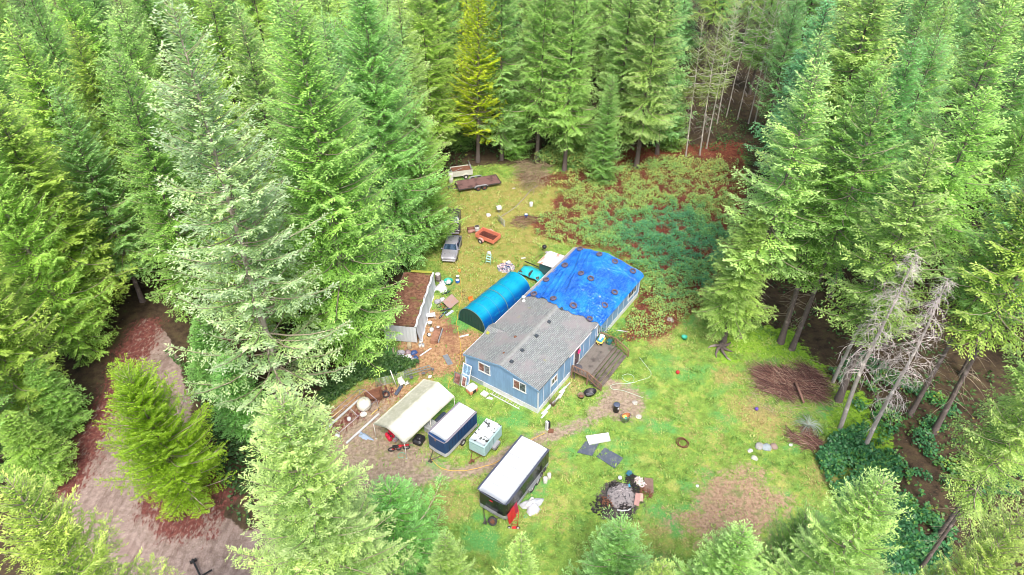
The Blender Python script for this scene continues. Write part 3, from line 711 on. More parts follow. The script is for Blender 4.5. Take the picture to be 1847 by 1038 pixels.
# ------------------------------------------------------------------ paints and materials for the things
WHITE = paint('white paint', (.60, .62, .62), .5, dirt=.12)
OFFW = paint('grubby white plastic', (.66, .65, .60), .45, dirt=.3)
BLACK = paint('black plastic', (.018, .018, .022), .4, dirt=.1, dirtcol=(.12, .11, .1))
RUBBER = paint('tyre rubber', (.030, .030, .034), .8, dirt=.3, dirtcol=(.12, .10, .09), streak=False)
GREYTY = paint('weathered tyre rubber', (.105, .085, .115), .7, dirt=.3, dirtcol=(.22, .19, .2), streak=False)
STEEL = paint('galvanised steel', (.42, .44, .45), .4, .7, dirt=.2)
DARKST = paint('dark steel', (.09, .085, .085), .5, .5, dirt=.4, dirtcol=(.2, .09, .05))
RUST = paint('rust', (.19, .085, .05), .9, .1, dirt=.4, dirtcol=(.08, .04, .03))
RED = paint('red paint', (.52, .02, .03), .35, dirt=.1)
BLUEP = paint('blue plastic', (.02, .10, .42), .4, dirt=.1)
TEALP = paint('teal plastic', (.02, .38, .28), .4, dirt=.15)
YELP = paint('yellow plastic', (.75, .52, .12), .45, dirt=.1)
ORANGE = paint('orange plastic', (.8, .20, .04), .45, dirt=.1)
GREYP = paint('grey plastic', (.28, .29, .31), .5, dirt=.2)
DKGREEN = paint('dark green fabric', (.012, .055, .042), .7, dirt=.1)
def glassy(name, col, rough=.08):
    g = NB(name); p = g.coord(); c = g.mix(g.step(g.noise(p, 2.4, 3), .45, .6), col, tuple(min(1, x*2.2+.02) for x in col))
    return g.done(c, rough, Specular_IOR_Level=.9)
GLASS = glassy('window glass', (.05, .06, .075)); REDGL = glassy('glass with painted red curtain and reflection', (.16, .07, .07)); CARGL = glassy('car glass', (.015, .03, .06), .05)

# ---- mobile home
HA = math.radians(55.853); HX, HY = 2.390, 43.363; HL, HW, HE, HR = 20.7, 8.4, 3.17, 4.02
home = empty('mobile_home', (HX, HY, 0), HA, label='long pale blue mobile home with a grey shingle roof half covered in blue tarp', cat='house')
def roofz(y): return HE+(HR-HE)*(1-abs(y-HW/2)/(HW/2))
def siding(name, c):
    g = NB(name); p = g.coord(); s = g.n('ShaderNodeSeparateXYZ'); g.put(s.inputs[0], p)
    st = g.noise(g.mapping(p, (1.2, 1.2, .25)), 2.5, 5, .6)
    u = g.math('FRACT', g.math('MULTIPLY', g.math('ADD', s.outputs[0], s.outputs[1]), 4.9))
    gro = g.step(g.math('ABSOLUTE', g.math('SUBTRACT', u, .5)), .44, .49)
    col = g.mix(g.step(st, .35, .75), c, tuple(min(1, x*1.25) for x in c))
    col = g.mix(g.math('MULTIPLY', gro, .25), col, tuple(x*.6 for x in c))
    low = g.math('MULTIPLY', g.step(s.outputs[2], 1.0, .5), g.step(g.noise(p, 3, 4), .4, .6))
    col = g.mix(g.math('MULTIPLY', low, .35), col, (.3, .33, .3))
    return g.done(col, .6, Specular_IOR_Level=.3)
SIDE1 = siding('blue siding', (.16, .27, .42)); TRIMB = paint('blue fascia', (.16, .28, .42), .6, dirt=.2)
gx0, gx1, gy0, gy1 = .15, HL-.15, .15, HW-.15
m = MB(); zb_ = .5
prof = [(gy0, zb_), (gy1, zb_), (gy1, roofz(gy1)-.10), (HW/2, roofz(HW/2)-.10), (gy0, roofz(gy0)-.10)]
vs = [(gx0, y, z) for y, z in prof]+[(gx1, y, z) for y, z in prof]
m.add(vs, [(0, 4, 3, 2, 1), (5, 6, 7, 8, 9), (0, 1, 6, 5), (1, 2, 7, 6), (4, 0, 5, 9), (2, 3, 8, 7), (3, 4, 9, 8)])
m.build('wall', SIDE1, home)
m = MB()
for x in np.arange(gx0+.9, gx1, 1.22): m.box((x, gy0-.012, 1.78), (.06, .03, 2.5))
for (x, y) in ((gx0-.01, gy0-.01), (gx0-.01, gy1+.01), (gx1+.01, gy0-.01)): m.box((x, y, 1.82), (.12, .12, 2.62))
m.build('corner_trim', paint('pale trim', (.55, .60, .66), .55, dirt=.2), home)
SKIRT = paint('skirting', (.62, .64, .66), .6, dirt=.35, dirtcol=(.30, .32, .22))
m = MB()
x = gx0
while x < gx1-.1:
    wd = min(1.18, gx1-x); m.box((x+wd/2, gy0-.025+RT.uniform(-.01, .01), .26), (wd-.03, .04, .56), mi=0); x += 1.2
for y0, y1, mi_ in ((gy0-.05, 2.2, 0), (2.22, 4.6, 0), (4.62, 6.25, 0), (6.27, gy1+.03, 1)):
    m.box((gx0-.03, (y0+y1)/2, .27), (.04, y1-y0, .58), mi=mi_)
m.box((gx0-.05, HW/2, .565), (.03, HW-.4, .05), mi=0)
m.build('skirting', [SKIRT, paint('blue grey skirting', (.30, .37, .42), .6, dirt=.5, dirtcol=(.2, .26, .2))], home)

def shingle():
    g = NB('grey shingles'); p = g.coord()
    b = g.n('ShaderNodeTexBrick'); g.put(b.inputs['Vector'], p)
    b.inputs['Scale'].default_value = 1; b.inputs['Brick Width'].default_value = .36; b.inputs['Row Height'].default_value = .15
    b.inputs['Mortar Size'].default_value = .016; b.inputs['Mortar Smooth'].default_value = .3; b.inputs['Bias'].default_value = -.1
    b.inputs['Color1'].default_value = (.185, .20, .20, 1); b.inputs['Color2'].default_value = (.26, .28, .28, 1); b.inputs['Mortar'].default_value = (.075, .08, .085, 1)
    c = b.outputs['Color']
    wx = g.noise(p, .5, 4, .6); c = g.mix(g.step(wx, .42, .66), c, (.22, .205, .21))
    c = g.mix(g.math('MULTIPLY', g.step(g.noise(g.mapping(p, (.8, 2, 1)), 1.6, 5, .65), .5, .72), .45), c, (.25, .30, .26))
    c = g.mix(g.math('MULTIPLY', g.step(g.noise(p, 1.1, 6, .7), .62, .72), .55), c, (.25, .25, .08))
    c = g.mix(g.math('MULTIPLY', g.step(g.noise(p, 7, 4, .7), .55, .7), .3), c, (.07, .07, .07))
    bp = g.math('ADD', g.math('MULTIPLY', b.outputs['Fac'], -.6), g.noise(p, 30, 2))
    g.bump(bp, .6, .015)
    return g.done(c, .85)
SHING = shingle()
m = MB()
for (ya, yb) in ((0, HW/2), (HW/2, HW)):
    def fn(a, b, ya=ya, yb=yb):
        y = ya+(yb-ya)*b; x = HL*a; return (x, y, roofz(y)+.015*math.sin(x*1.3+y)*math.sin(x*.37))
    m.slab(fn, 60, 8, .09, smooth=False)
m.build('roof', SHING, home)
m = MB()
m.slab(lambda a, b: (HL*a*.5, HW/2+(b-.5)*.36, roofz(HW/2+(b-.5)*.36)+.022), 40, 2, .02, smooth=False)
m.build('ridge_cap', paint('worn ridge cap', (.26, .27, .26), .85, dirt=.5, dirtcol=(.14, .14, .13), scale=1.2, streak=False), home)
for xx in (-.02, HL+.02):   # fascia boards along the gables
    m = MB()
    for ya, yb in ((-.02, HW/2), (HW/2, HW+.02)):
        za, zb2 = roofz(ya)-.13, roofz(yb)-.13
        m.add([(xx-.02, ya, za-.09), (xx-.02, yb, zb2-.09), (xx-.02, yb, zb2+.10), (xx-.02, ya, za+.10), (xx+.02, ya, za-.09), (xx+.02, yb, zb2-.09), (xx+.02, yb, zb2+.10), (xx+.02, ya, za+.10)],
              [(0, 1, 2, 3), (7, 6, 5, 4), (0, 4, 5, 1), (3, 2, 6, 7), (0, 3, 7, 4), (1, 5, 6, 2)])
    m.build('fascia', TRIMB, home)
m = MB(); m.box((HL/2, HW+.03, HE-.06), (HL, .12, .12), bev=.03)
for xa, xb in ((5.2, 9.4), (10.0, 12.8)):     # gutter remnants with brackets
    m.box(((xa+xb)/2, -.05, HE-.08), (xb-xa, .1, .1), bev=.02)
m.build('gutter', paint('pale gutter', (.55, .53, .55), .5, dirt=.45, dirtcol=(.1, .1, .1), scale=5), home)
m = MB()
for xa, xb in ((10.7, HL-.02),): m.box(((xa+xb)/2, HW-.30, roofz(HW-.3)+.055), (xb-xa, .42, .03), R=Matrix.Rotation(math.radians(-11.4), 3, 'X'))
m.build('eave_flashing', paint('weathered grey flashing', (.30, .29, .29), .6, dirt=.4), home)
for (x, y) in ((1.01, 3.63), (2.78, 3.64), (5.19, 3.62), (7.54, 3.66), (9.89, 3.66)):
    m = MB(); m.box((0, 0, .05), (.34, .34, .1), bev=.02); m.box((0, 0, .13), (.26, .26, .08), bev=.02)
    o = m.build('roof_vent', paint('dark vent cap', (.06, .075, .09), .5, .3, dirt=.2), home, (x, y, roofz(y)+.02)); o.rotation_euler = (0.2, 0, RT.uniform(-.1, .1))
m = MB(); m.lathe([(.22, 0), (.16, .08), (.12, .1), (.12, .5), (.2, .52), (.2, .6), (.05, .66), (0, .66)], 16)
m.build('chimney_pipe', WHITE, home, (9.5, 7.9, roofz(7.9)))
m = MB()   # little cricket gable with a moss-covered lip on the left eave
a1, a2, ap, tp_ = (3.34, HW+.12, HE-.02), (5.2, HW+.22, HE-.06), (4.25, HW+.16, HE+.28), (4.35, 6.4, roofz(6.4)+.02)
m.add([a1, ap, tp_, a2, (3.34, HW+.12, HE-.1), (5.2, HW+.22, HE-.14), (4.25, HW+.16, HE-.1)], [(0, 1, 2), (1, 3, 2), (0, 4, 6, 1), (1, 6, 5, 3)])
MOSSM = paint('yellow moss', (.34, .36, .05), .95, dirt=.5, dirtcol=(.2, .16, .06), scale=6, streak=False, bump=.8)
dm = m.build('cricket_gable', SHING, home)
m = MB(); m.box((3.72, 8.15, HE+.10), (.75, .30, .05), rz=.25, R=None); m.build('moss_strip', MOSSM, dm)
for (x, y, r_) in ((4.1, 5.3, .13), (1.6, 4.9, .1)):
    m = MB(); m.lathe([(.001, .05), (r_, .045), (r_*1.2, 0)], 9); m.build('roof_patch', RUST, home, (x, y, roofz(y)))

def window(parent, x, y, z0, z1, w, ax, n=2, glass=(GLASS, REDGL), fr=.09, name='window'):
    """ax 0: on the gable face (normal -x), ax 1: on the long side (normal -y)"""
    m = MB(); h = z1-z0; zc = (z0+z1)/2
    def bx(u, z, du, dz, d=.07, off=0, mb=m):
        if ax == 0: mb.box((x-.035+off, y+u, z), (d, du, dz))
        else: mb.box((x+u, y-.035+off, z), (du, d, dz))
    bx(0, z1-fr/2, w, fr); bx(0, z0+fr/2, w, fr)
    bx(-w/2+fr/2, zc, fr, h-2*fr); bx(w/2-fr/2, zc, fr, h-2*fr)
    for k in range(1, n): bx(-w/2+w*k/n, zc, fr*.7, h-2*fr, .06)
    o = m.build(name, WHITE, parent)
    m2 = MB(); bx(0, z0-.03, w+.08, .05, .11, 0, m2); m2.build('sill', WHITE, o)
    iw = (w-2*fr)/n
    for k in range(n):
        m3 = MB(); bx(-w/2+fr+iw*(k+.5), zc, iw-.02, h-2*fr-.005, .02, -.005, m3); m3.build('pane', glass[k % len(glass)], o)
    return o
window(home, gx0, 6.08, 1.88, 3.0, 1.34, 0)
window(home, gx0, 2.13, 1.88, 2.98, 1.40, 0)
window(home, 2.85, gy0, 1.68, 2.46, .98, 1)
window(home, 18.85, gy0, 1.25, 2.52, 1.95, 1, 3, (GLASS,))
window(home, 11.35, gy0, 1.25, 2.55, .48, 1, 1, (GLASS,))
window(home, 15.2, gy0, .9, 1.0, .02, 1, 1, (GLASS,)) if False else None
m = MB()
for dx_ in (-.52, .52): m.box((7.0+dx_, gy0-.04, 1.72), (.14, .09, 2.1))
m.box((7.0, gy0-.04, 2.82), (1.18, .09, .12)); dr = m.build('door', WHITE, home)
m = MB(); m.box((7.0, gy0-.02, 1.72), (.9, .06, 2.08)); m.build('door_leaf', paint('dark screen door', (.10, .07, .08), .5, dirt=.2), dr)
m = MB(); m.box((6.7, gy0-.10, 1.7), (.04, .08, .16)); m.build('handle', STEEL, dr)
def hp(x, y, z=0):
    """house-local -> world"""
    return Vector((HX+math.cos(HA)*x-math.sin(HA)*y, HY+math.sin(HA)*x+math.cos(HA)*y, z))
m = MB()
for k in range(26):
    a = RT.uniform(0, 6.28); m.box((.17*math.cos(a), RT.uniform(-.04, .04), .17*math.sin(a)), (.11, .05, .11), R=Matrix.Rotation(RT.uniform(0, 3), 3, 'Y'))
tag(m.build('door_wreath', paint('pink petals', (.75, .05, .22), .6), None, hp(7.2, -.02, 2.25), (0, 0, HA)), 'pink wreath hanging on the dark door above the wooden deck', 'wreath')

# ---- blue tarp over the far half of the roof
def tarp_mat():
    g = NB('blue tarpaulin'); p = g.coord()
    cr = g.noise(g.mapping(p, (.5, 2.4, 1), rot=(0, 0, .5)), 2.2, 6, .72, dist=.8)
    ed = g.step(g.math('ABSOLUTE', g.math('SUBTRACT', cr, .5)), .03, .004)
    b = g.noise(p, .55, 4)
    c = g.mix(g.step(b, .4, .65), (.004, .075, .40), (.008, .17, .60))
    c = g.mix(g.math('MULTIPLY', ed, .4), c, (.16, .42, .8))  # wet gloss highlights along the creases, painted into the colour
    f2 = g.noise(g.mapping(p, (2.2, .7, 1), rot=(0, 0, .9)), 3, 5, .7, dist=.5)
    g.bump(g.math('ADD', cr, g.math('MULTIPLY', f2, .5)), .22, .08)
    return g.done(c, .3, Specular_IOR_Level=.55)
rgt = np.random.default_rng(8)
FOLD = [(rgt.uniform(9.5, 20.5), rgt.uniform(-.2, 8.2), rgt.uniform(0, 3.14), rgt.uniform(.8, 3.2), rgt.uniform(.02, .055)) for _ in range(34)]
for cx_, cy_ in ((13.0, 1.0), (14.2, 1.7), (11.6, 1.6)):
    for k in range(9): FOLD.append((cx_, cy_, k*.35+cx_, 1.5, .045))
for k in range(14): FOLD.append((11.0+k*.7, 7.2-RT.uniform(0, 2.2), .25+RT.uniform(-.12, .12), 3.0, .05))
FA = np.array(FOLD)
def tarpfn(a, b):
    y = -.30+b*8.35; xe = 10.2+.32*math.sin(y*1.1+.6)+.10*math.sin(y*4.3+1)+.04*math.sin(y*9)+(.6 if y < .6 else 0)*(0.6-y)
    xf = HL-.12+.06*math.sin(y*3)
    x = xe+(xf-xe)*a
    z = roofz(max(0, min(HW, y)))+.06
    if y < 0: z += y*1.1
    dx, dy = x-FA[:, 0], y-FA[:, 1]; ca, sa = np.cos(FA[:, 2]), np.sin(FA[:, 2]); u = dx*ca+dy*sa; v = -dx*sa+dy*ca
    z += float((FA[:, 4]*np.exp(-(v/.10)**2)*np.exp(-(u/FA[:, 3])**2)).sum())*1.7
    if y < 4.1:
        gx, gy = (x*1.6) % 1, (y*2.1) % 1
        z += .035*(math.exp(-((gx-.5)/.09)**2)+math.exp(-((gy-.5)/.09)**2))
    z += .02*math.sin(x*2.1+y*1.3)+.03*(1 if a < .03 or a > .985 or b < .02 or b > .985 else 0)
    return (x, y, z)
m = MB(); m.slab(tarpfn, 190, 150, .012)
tp = m.build('roof_tarp', tarp_mat(), None, (HX, HY, 0), (0, 0, HA), recalc=False)
tag(tp, 'wrinkled bright blue tarpaulin stretched over the far half of the house roof', 'tarp')

def tyre_bm(R=.35, w=.22, r=.2, n=26):
    m = MB(); pr = [(r, -w*.38), (r+.03, -w*.5), (R-.04, -w*.5), (R, -w*.36), (R, w*.36), (R-.04, w*.5), (r+.03, w*.5), (r, w*.38), (r+.03, w*.3), (R-.06, w*.3), (R-.06, -w*.3), (r+.03, -w*.3)]
    m.lathe(pr, n, closed=True); return m
tyre_me = None
TY = [(20.28, 7.52, 'at the far left corner'), (19.94, 4.91, 'far end just left of the ridge'), (19.85, 2.96, 'far end just right of the ridge'), (19.96, .81, 'at the far right corner'),
      (16.7, 7.34, 'left eave, second from far'), (15.85, 4.88, 'whitish one mid-roof just left of the ridge'), (15.65, 3.59, 'mid-roof just right of the ridge'), (13.51, 7.7, 'left eave, third from far'),
      (10.75, 7.48, 'at the near left corner'), (10.76, 5.16, 'on the near edge left of the ridge'), (10.98, 2.95, 'large one on the near edge right of the ridge'), (13.27, .62, 'right eave, second from near'),
      (15.68, .75, 'right eave, third from near'), (10.6, .83, 'at the near right corner')]
for i, (x, y, wh) in enumerate(TY):
    if tyre_me is None:
        o = tyre_bm().build('tyre', GREYTY); tyre_me = o
    else: o = tyre_me.copy(); COL.objects.link(o)
    if 'white' in wh: o.data = o.data.copy(); o.data.materials[0] = paint('whitish tyre rubber', (.42, .38, .42), .7, dirt=.3, dirtcol=(.1, .1, .1), streak=False)
    o.location = hp(x, y, roofz(y)+.22); s_ = 1.12 if 'large' in wh else RT.uniform(.92, 1.05); o.scale = (s_, s_, s_)
    o.rotation_euler = (.2 if y < 4.2 else -.2, RT.uniform(-.06, .06), HA)
    tag(o, 'tyre on the blue roof tarp, '+wh, 'tyre', 'tyres on the roof tarp')

# ---- wooden deck
DW = wood('weathered deck boards', (.11, .095, .08), (.22, .195, .17), axis=0)
DWG = wood('grey step boards', (.085, .07, .06), (.20, .165, .14), axis=0)
RAILW = wood('reddish rail wood', (.16, .085, .055), (.28, .17, .11), axis=2)
deck = empty('wooden_deck', hp(5.7, -1.6), HA, label='weathered wooden deck with wide steps along the right side of the house', cat='deck')
m = MB()
for k in range(12):
    y = 1.42-k*.146; m.box((2.85, y, .80+RT.uniform(-.004, .004)), (5.5+RT.uniform(-.03, .03), .136, .04))
m.build('platform', DW, deck)
for k in range(4):
    m = MB(); y = -.40-k*.36; z = .62-k*.17
    m.box((2.85, y+.08, z), (5.6, .15, .04)); m.box((2.85, y-.08, z+.002), (5.6, .15, .04)); m.box((2.85, y+.19, z-.1), (5.5, .03, .15))
    m.build('step', DWG, deck)
m = MB()
for x in (.1, 1.9, 3.8, 5.6):
    for y in (1.2, -.2): m.box((x, y, .39), (.1, .1, .78))
m.box((2.85, -.28, .66), (5.5, .04, .2)); m.build('framing', DWG, deck)
for xs_, nm in ((.02, 0), (5.68, 1)):
    m = MB(); P_ = [(xs_, 1.45, 1.7), (xs_, -.25, 1.7), (xs_, -1.75, .95)]
    for a, b in zip(P_, P_[1:]):
        a, b = Vector(a), Vector(b); d = b-a; R_ = d.to_track_quat('Y', 'Z').to_matrix()
        m.box((a+b)/2, (.10, d.length, .045), R=R_)
        m.box((a+b)/2-Vector((0, 0, .72)), (.05, d.length, .08), R=R_)
        n = int(d.length/.15)
        for k in range(1, n):
            q = a+d*(k/n); m.box((q.x, q.y, q.z-.38), (.035, .035, .72))
    for y, zt in ((1.45, 1.68), (-.25, 1.68), (-1.75, .93)): m.box((xs_, y, zt/2-.01), (.1, .1, zt-.03))
    m.build('railing', RAILW, deck)

def leaves_cluster(name, pts, size, mat, seed=0, flat=.5, parent=None, rgc=None):
    """leaf quads at pts (n,3)"""
    r = np.random.default_rng(seed); n = len(pts); a = r.uniform(0, 6.28, n)
    D = np.stack([np.cos(a), np.sin(a), r.normal(0, flat, n)], -1); D /= np.linalg.norm(D, axis=1, keepdims=True)
    nr = np.stack([r.normal(0, flat, n), r.normal(0, flat, n), np.ones(n)], -1); S = np.cross(D, nr); S /= np.linalg.norm(S, axis=1, keepdims=True)
    L = size*r.uniform(.6, 1.3, n); V, Fc = kites(pts, D, L, L*.75, S)
    v = r.random(n) if rgc is None else np.clip(rgc+r.normal(0, .16, n), 0, 1)
    me = raw_mesh(name, V, Fc, mat, {'v': np.repeat(v, 4), 'tip': np.zeros(4*n)})
    return link(name, me, parent)
BROAD = leaf_mat('broad leaves', [(0, (.04, .13, .05)), (.3, (.06, .22, .08)), (.55, (.12, .30, .06)), (.8, (.26, .38, .07)), (1, (.45, .42, .07))], None, 0, .25, .4)
r = np.random.default_rng(3)
q = np.stack([r.normal(12.0, .55, 900), r.normal(-1.0, .8, 900), np.abs(r.normal(.7, .45, 900))], -1)
wq = np.array([hp(a, b, c) for a, b, c in q])
tag(leaves_cluster('vine_shrub', wq, .17, BROAD, 3), 'leafy green shrub climbing over the far railing of the deck', 'shrub')
# ------------------------------------------------------------------ trailers, canopy, shelter, shed
def wheel(parent, loc, R=.33, w=.2, rz=0, rx=math.pi/2, rimm=None, name='wheel', label=None):
    h = empty(name, loc); h.parent = parent; h.rotation_euler = (rx, 0, rz)
    tyre_bm(R, w, R*.58, 22).build('tyre', RUBBER, h)
    m = MB(); m.lathe([(.0, .02), (R*.18, .03), (R*.25, -.02), (R*.45, .0), (R*.56, .05), (R*.6, .02), (R*.6, -.05), (0, -.05)], 18)
    for k in range(5):
        t = k*1.2566; m.lathe([(.0, .045), (.02, .04), (.022, .0)], 6, M=Matrix.Translation((R*.3*math.cos(t), R*.3*math.sin(t), .0)))
    m.build('rim', rimm or OFFW, h); return h

def camber_roof(m, W, L, z, rise, n=10, mi=0):
    m.slab(lambda a, b: ((a-.5)*W, b*L, z+rise*(1-(2*a-1)**2)), n, 12, .04, mi)
ROOFW = paint('white trailer roof', (.54, .57, .60), .45, dirt=.18, dirtcol=(.4, .42, .42), scale=1.2, streak=False)
def box_trailer(name, c, ang, W, L, z0, z1, body, low, trim, roofm, lowh, label, mitre=.12, hitch=1.3, lowside=False, side=None, nose=.0):
    t = empty(name, (c[0], c[1], 0), math.radians(ang-90), label=label, cat='trailer')
    m = MB(); b = mitre; nn = nose
    P_ = [(-W/2+b, -nn), (0, -nn-.06), (W/2-b, -nn), (W/2, b), (W/2, L), (-W/2, L), (-W/2, b)]
    m.prism(P_, z1-z0-lowh, z0+lowh); m.build('body', body, t)
    m = MB(); P2 = [(x*1.006, y-.008 if y < 1 else y+.006) for x, y in P_]; m.prism(P2, lowh-.004, z0); m.build('lower_panel', low, t)
    m = MB()
    for k in range(1, int(L/1.2)+1): m.slab(lambda a, b, k=k: ((a-.5)*(W-.2), k*L/(int(L/1.2)+1)+b*.05, z1+.032+.07*(1-(2*a-1)**2)), 10, 1, .01)
    m.build('roof_seam', paint('dull roof seam', (.40, .43, .46), .6, dirt=.4), t, recalc=False)
    m = MB(); camber_roof(m, W-.16, L-.06, z1+.02, .07); o = m.build('roof', roofm, t, recalc=False); o.location = (0, .03, 0)
    m = MB()
    pr = [(x*1.012, y-.012 if y < 1 else y+.01) for x, y in P_]
    m.tube([(x, y, z1+.0) for x, y in pr], .045, 6, closed=True, smooth=False)
    for sx in (-1, 1):
        m.box((sx*(W/2-.05), L/2, z1+.035), (.13, L, .05), bev=.015)
    m.build('roof_trim', trim, t)
    m = MB(); m.tube([(x*1.004, y-.012 if y < 1 else y+.008, z0+lowh) for x, y in P_], .018, 4, closed=True, smooth=False)
    m.tube([(x*1.004, y-.012 if y < 1 else y+.008, z1-.06) for x, y in P_], .014, 4, closed=True, smooth=False); m.build('trim_strip', STEEL, t)
    m = MB()
    for sx in (-1, 1): m.tube([(sx*W*.32, .1, z0-.04), (0, -hitch, z0-.06)], .035, 6)
    m.box((0, -hitch-.05, z0-.02), (.14, .26, .1), bev=.02); m.tube([(0, -hitch+.15, 0), (0, -hitch+.15, z0+.35)], .028, 8); m.box((0, -hitch+.15, .02), (.18, .18, .03))
    m.box((0, L/2, z0-.06), (W*.9, L*.98, .1)); m.build('hitch', DARKST, t)
    return t
# black cargo trailer
bt = box_trailer('cargo_trailer', (-1.60, 32.83), 56.7, 2.74, 6.40, .45, 2.48, paint('black panels', (.012, .014, .015), .22, dirt=.12, dirtcol=(.06, .08, .06), spec=.6), paint('silver stone guard', (.36, .37, .38), .4, .3, dirt=.3),
                 paint('dark roof trim', (.09, .10, .14), .35, .3, dirt=.1), ROOFW, .42, 'largest trailer, long black cargo trailer with a white roof and red oval badge', mitre=.25, hitch=1.0)
m = MB(); m.lathe([(.16, -.012), (.17, 0), (.16, .012)], 24, sx=1, sy=.42); m.build('badge', RED, bt, (.0, -.08, 2.08), (math.pi/2, 0, 0))
m = MB(); m.box((0, .0, 0), (1.15, .22, .03)); m.build('step_plate', STEEL, bt, (-.05, -.14, .93))
for yy in (3.7, 4.55):
    wheel(bt, (1.42, yy, .34), .34, .2, math.pi/2, math.pi/2)
m = MB(); m.box((1.47, 4.12, .78), (.26, 1.9, .05), bev=.02); m.box((1.47, 3.18, .62), (.24, .04, .3)); m.box((1.47, 5.06, .62), (.24, .04, .3)); m.build('mudguard', STEEL, bt)
m = MB()
for yy in np.arange(.5, 6.3, .6): m.box((1.377, yy, 1.65), (.008, .035, 1.5))
m.build('side_seam', paint('black seam', (.03, .032, .035), .3), bt)
def btp(x, y, z=0):
    return bt.matrix_basis @ Vector((x, y, z)) if False else Matrix.LocRotScale(bt.location, bt.rotation_euler, None) @ Vector((x, y, z))
# spare wheel by the tongue
sw = empty('spare_wheel', btp(.45, -.55, .0), 0, label='loose spare wheel with a rusty hub leaning at the front of the black trailer', cat='wheel')
wheel(sw, (0, 0, .36), .37, .24, math.radians(-20), math.radians(62), RUST, name='wheel_body')
# red hand truck and red panels
ht = empty('hand_truck', btp(1.85, .3), bt.rotation_euler.z, label='red hand truck leaning against the right front corner of the black trailer', cat='hand truck')
m = MB()
for xx in (-.0, .42): m.tube([(xx*.9, xx*.6-.25, .08), (xx*.9-.12, xx*.6+.1, 1.25), (xx*.9-.22, xx*.6+.25, 1.5)], .022, 8)
for k in range(4): m.tube([(-.02-k*.03, -.2+k*.1, .25+k*.33), (.36-k*.03, .05+k*.1, .25+k*.33)], .016, 6)
m.box((.28, -.18, .05), (.5, .25, .02), rz=.55); m.build('frame', RED, ht)
for xx in (-.08, .5): wheel(ht, (xx, -.42+xx*.6, .13), .14, .07, .55, math.pi/2, OFFW)
for i, (xx, yy, c, lb) in enumerate(((1.50, .55, RED, 'bright red metal panel leaning outermost on the black trailer front corner'), (1.42, 1.05, paint('dark red paint', (.35, .012, .06), .4, dirt=.15), 'darker crimson metal panel leaning behind the bright red one on the black trailer'))):
    m = MB(); m.box((0, 0, .62), (.06, .95, 1.2), bev=.02); m.box((.035, 0, .62), (.02, .7, .9), bev=.01)
    for zz in (.25, .95): m.box((.05, .3, zz), (.03, .16, .05))
    o = m.build('red_panel', c, None, btp(xx+.12, yy), (0, math.radians(-9), bt.rotation_euler.z)); tag(o, lb, 'panel')

def crumple(name, loc, rx, ry, h, mat, label, cat, seed, rough=.5, n=26):
    """crumpled sheet or sack: a closed low heap"""
    r = np.random.default_rng(seed); ph = r.uniform(0, 6.28, 14); kx = r.normal(0, 3.2, 14); ky = r.normal(0, 3.2, 14)
    m = MB()
    def fn(a, b):
        t = a*2*math.pi; q = b
        ed = 1+.22*math.sin(3*t+ph[0])+.12*math.sin(5*t+ph[1])+.07*math.sin(11*t+ph[2])
        x, y = math.cos(t)*q*ed, math.sin(t)*q*ed
        w_ = sum(abs(math.sin(kx[i]*x+ky[i]*y+ph[i])) for i in range(14))/14-.55
        z = h*((1-q**2.2)*.8+rough*w_*1.6*(1-q**6))
        return (x*rx, y*ry, max(.012, z+.01))
    m.grid(fn, 44, n); m.add([fn(k/44, 1) for k in range(44)], [tuple(range(43, -1, -1))])
    o = m.build(name, mat, None, loc, (0, 0, r.uniform(0, 6))); tag(o, label, cat); return o
TARPG = paint('grey plastic sheet', (.46, .48, .52), .35, dirt=.2, streak=False)
crumple('tarp_heap', at(960, 913), .75, .85, .55, TARPG, 'heap of pale grey plastic sheeting on the grass right of the black trailer', 'tarp', 4)
# things along the side of the black trailer
def drum(name, loc, R, h, mat, label, cat, top=None, rim=True, tilt=None, hollow=False, group=None):
    m = MB()
    if hollow: m.lathe([(0, 0), (R*.9, 0), (R, h), (R*1.05, h), (R*1.05, h-.03), (R*.94, h-.02), (R*.86, .03), (0, .03)], 20)
    else:
        m.lathe([(0, 0), (R*.96, 0), (R, .02), (R, h*.33), (R*1.03, h*.345), (R, h*.36), (R, h*.66), (R*1.03, h*.675), (R, h*.69), (R, h-.02), (R*.97, h), (R*.93, h), (R*.92, h-.02), (0, h-.02)], 22)
    o = m.build(name, mat, None, loc, tilt); tag(o, label, cat, group)
    if top is not None:
        m = MB(); m.lathe([(0, h+.015), (R*.85, h+.012), (R*.9, h-.03)], 18); m.build('lid', top, o)
    return o
drum('gas_bottle', btp(1.95, 5.6), .17, .55, OFFW, 'white gas bottle standing right of the black trailer, far one of the pair', 'gas bottle', WHITE)
drum('gas_bottle', btp(1.9, 5.05), .19, .6, OFFW, 'white gas bottle standing right of the black trailer wheels, nearer and bigger of the pair', 'gas bottle', WHITE)
for k, (yy, zz, lb) in enumerate(((5.0, .9, 'nearer'), (5.5, .98, 'farther'))):
    o = tyre_bm(.2, .1, .11, 18).build('tyre', RUBBER, None, btp(1.56, yy, zz), (math.pi/2, 0, bt.rotation_euler.z+math.pi/2)); tag(o, 'small tyre propped on the black trailer mudguard, %s of two' % lb, 'tyre')
o = MB(); o.box((0, 0, .2), (.28, 1.0, .4), bev=.08); tag(o.build('plastic_tote', OFFW, None, btp(1.9, 2.6), (0, .1, bt.rotation_euler.z)), 'white plastic tote lying along the right side of the black trailer', 'tote')
m = MB(); m.tube([(.13*math.cos(t), .13*math.sin(t), .03) for t in np.arange(0, 6.2, .5)], .02, 6, closed=True)
tag(m.build('hose_ring', TEALP, None, at(948, 932)), 'small coil of teal hose beside the red hand truck', 'hose')

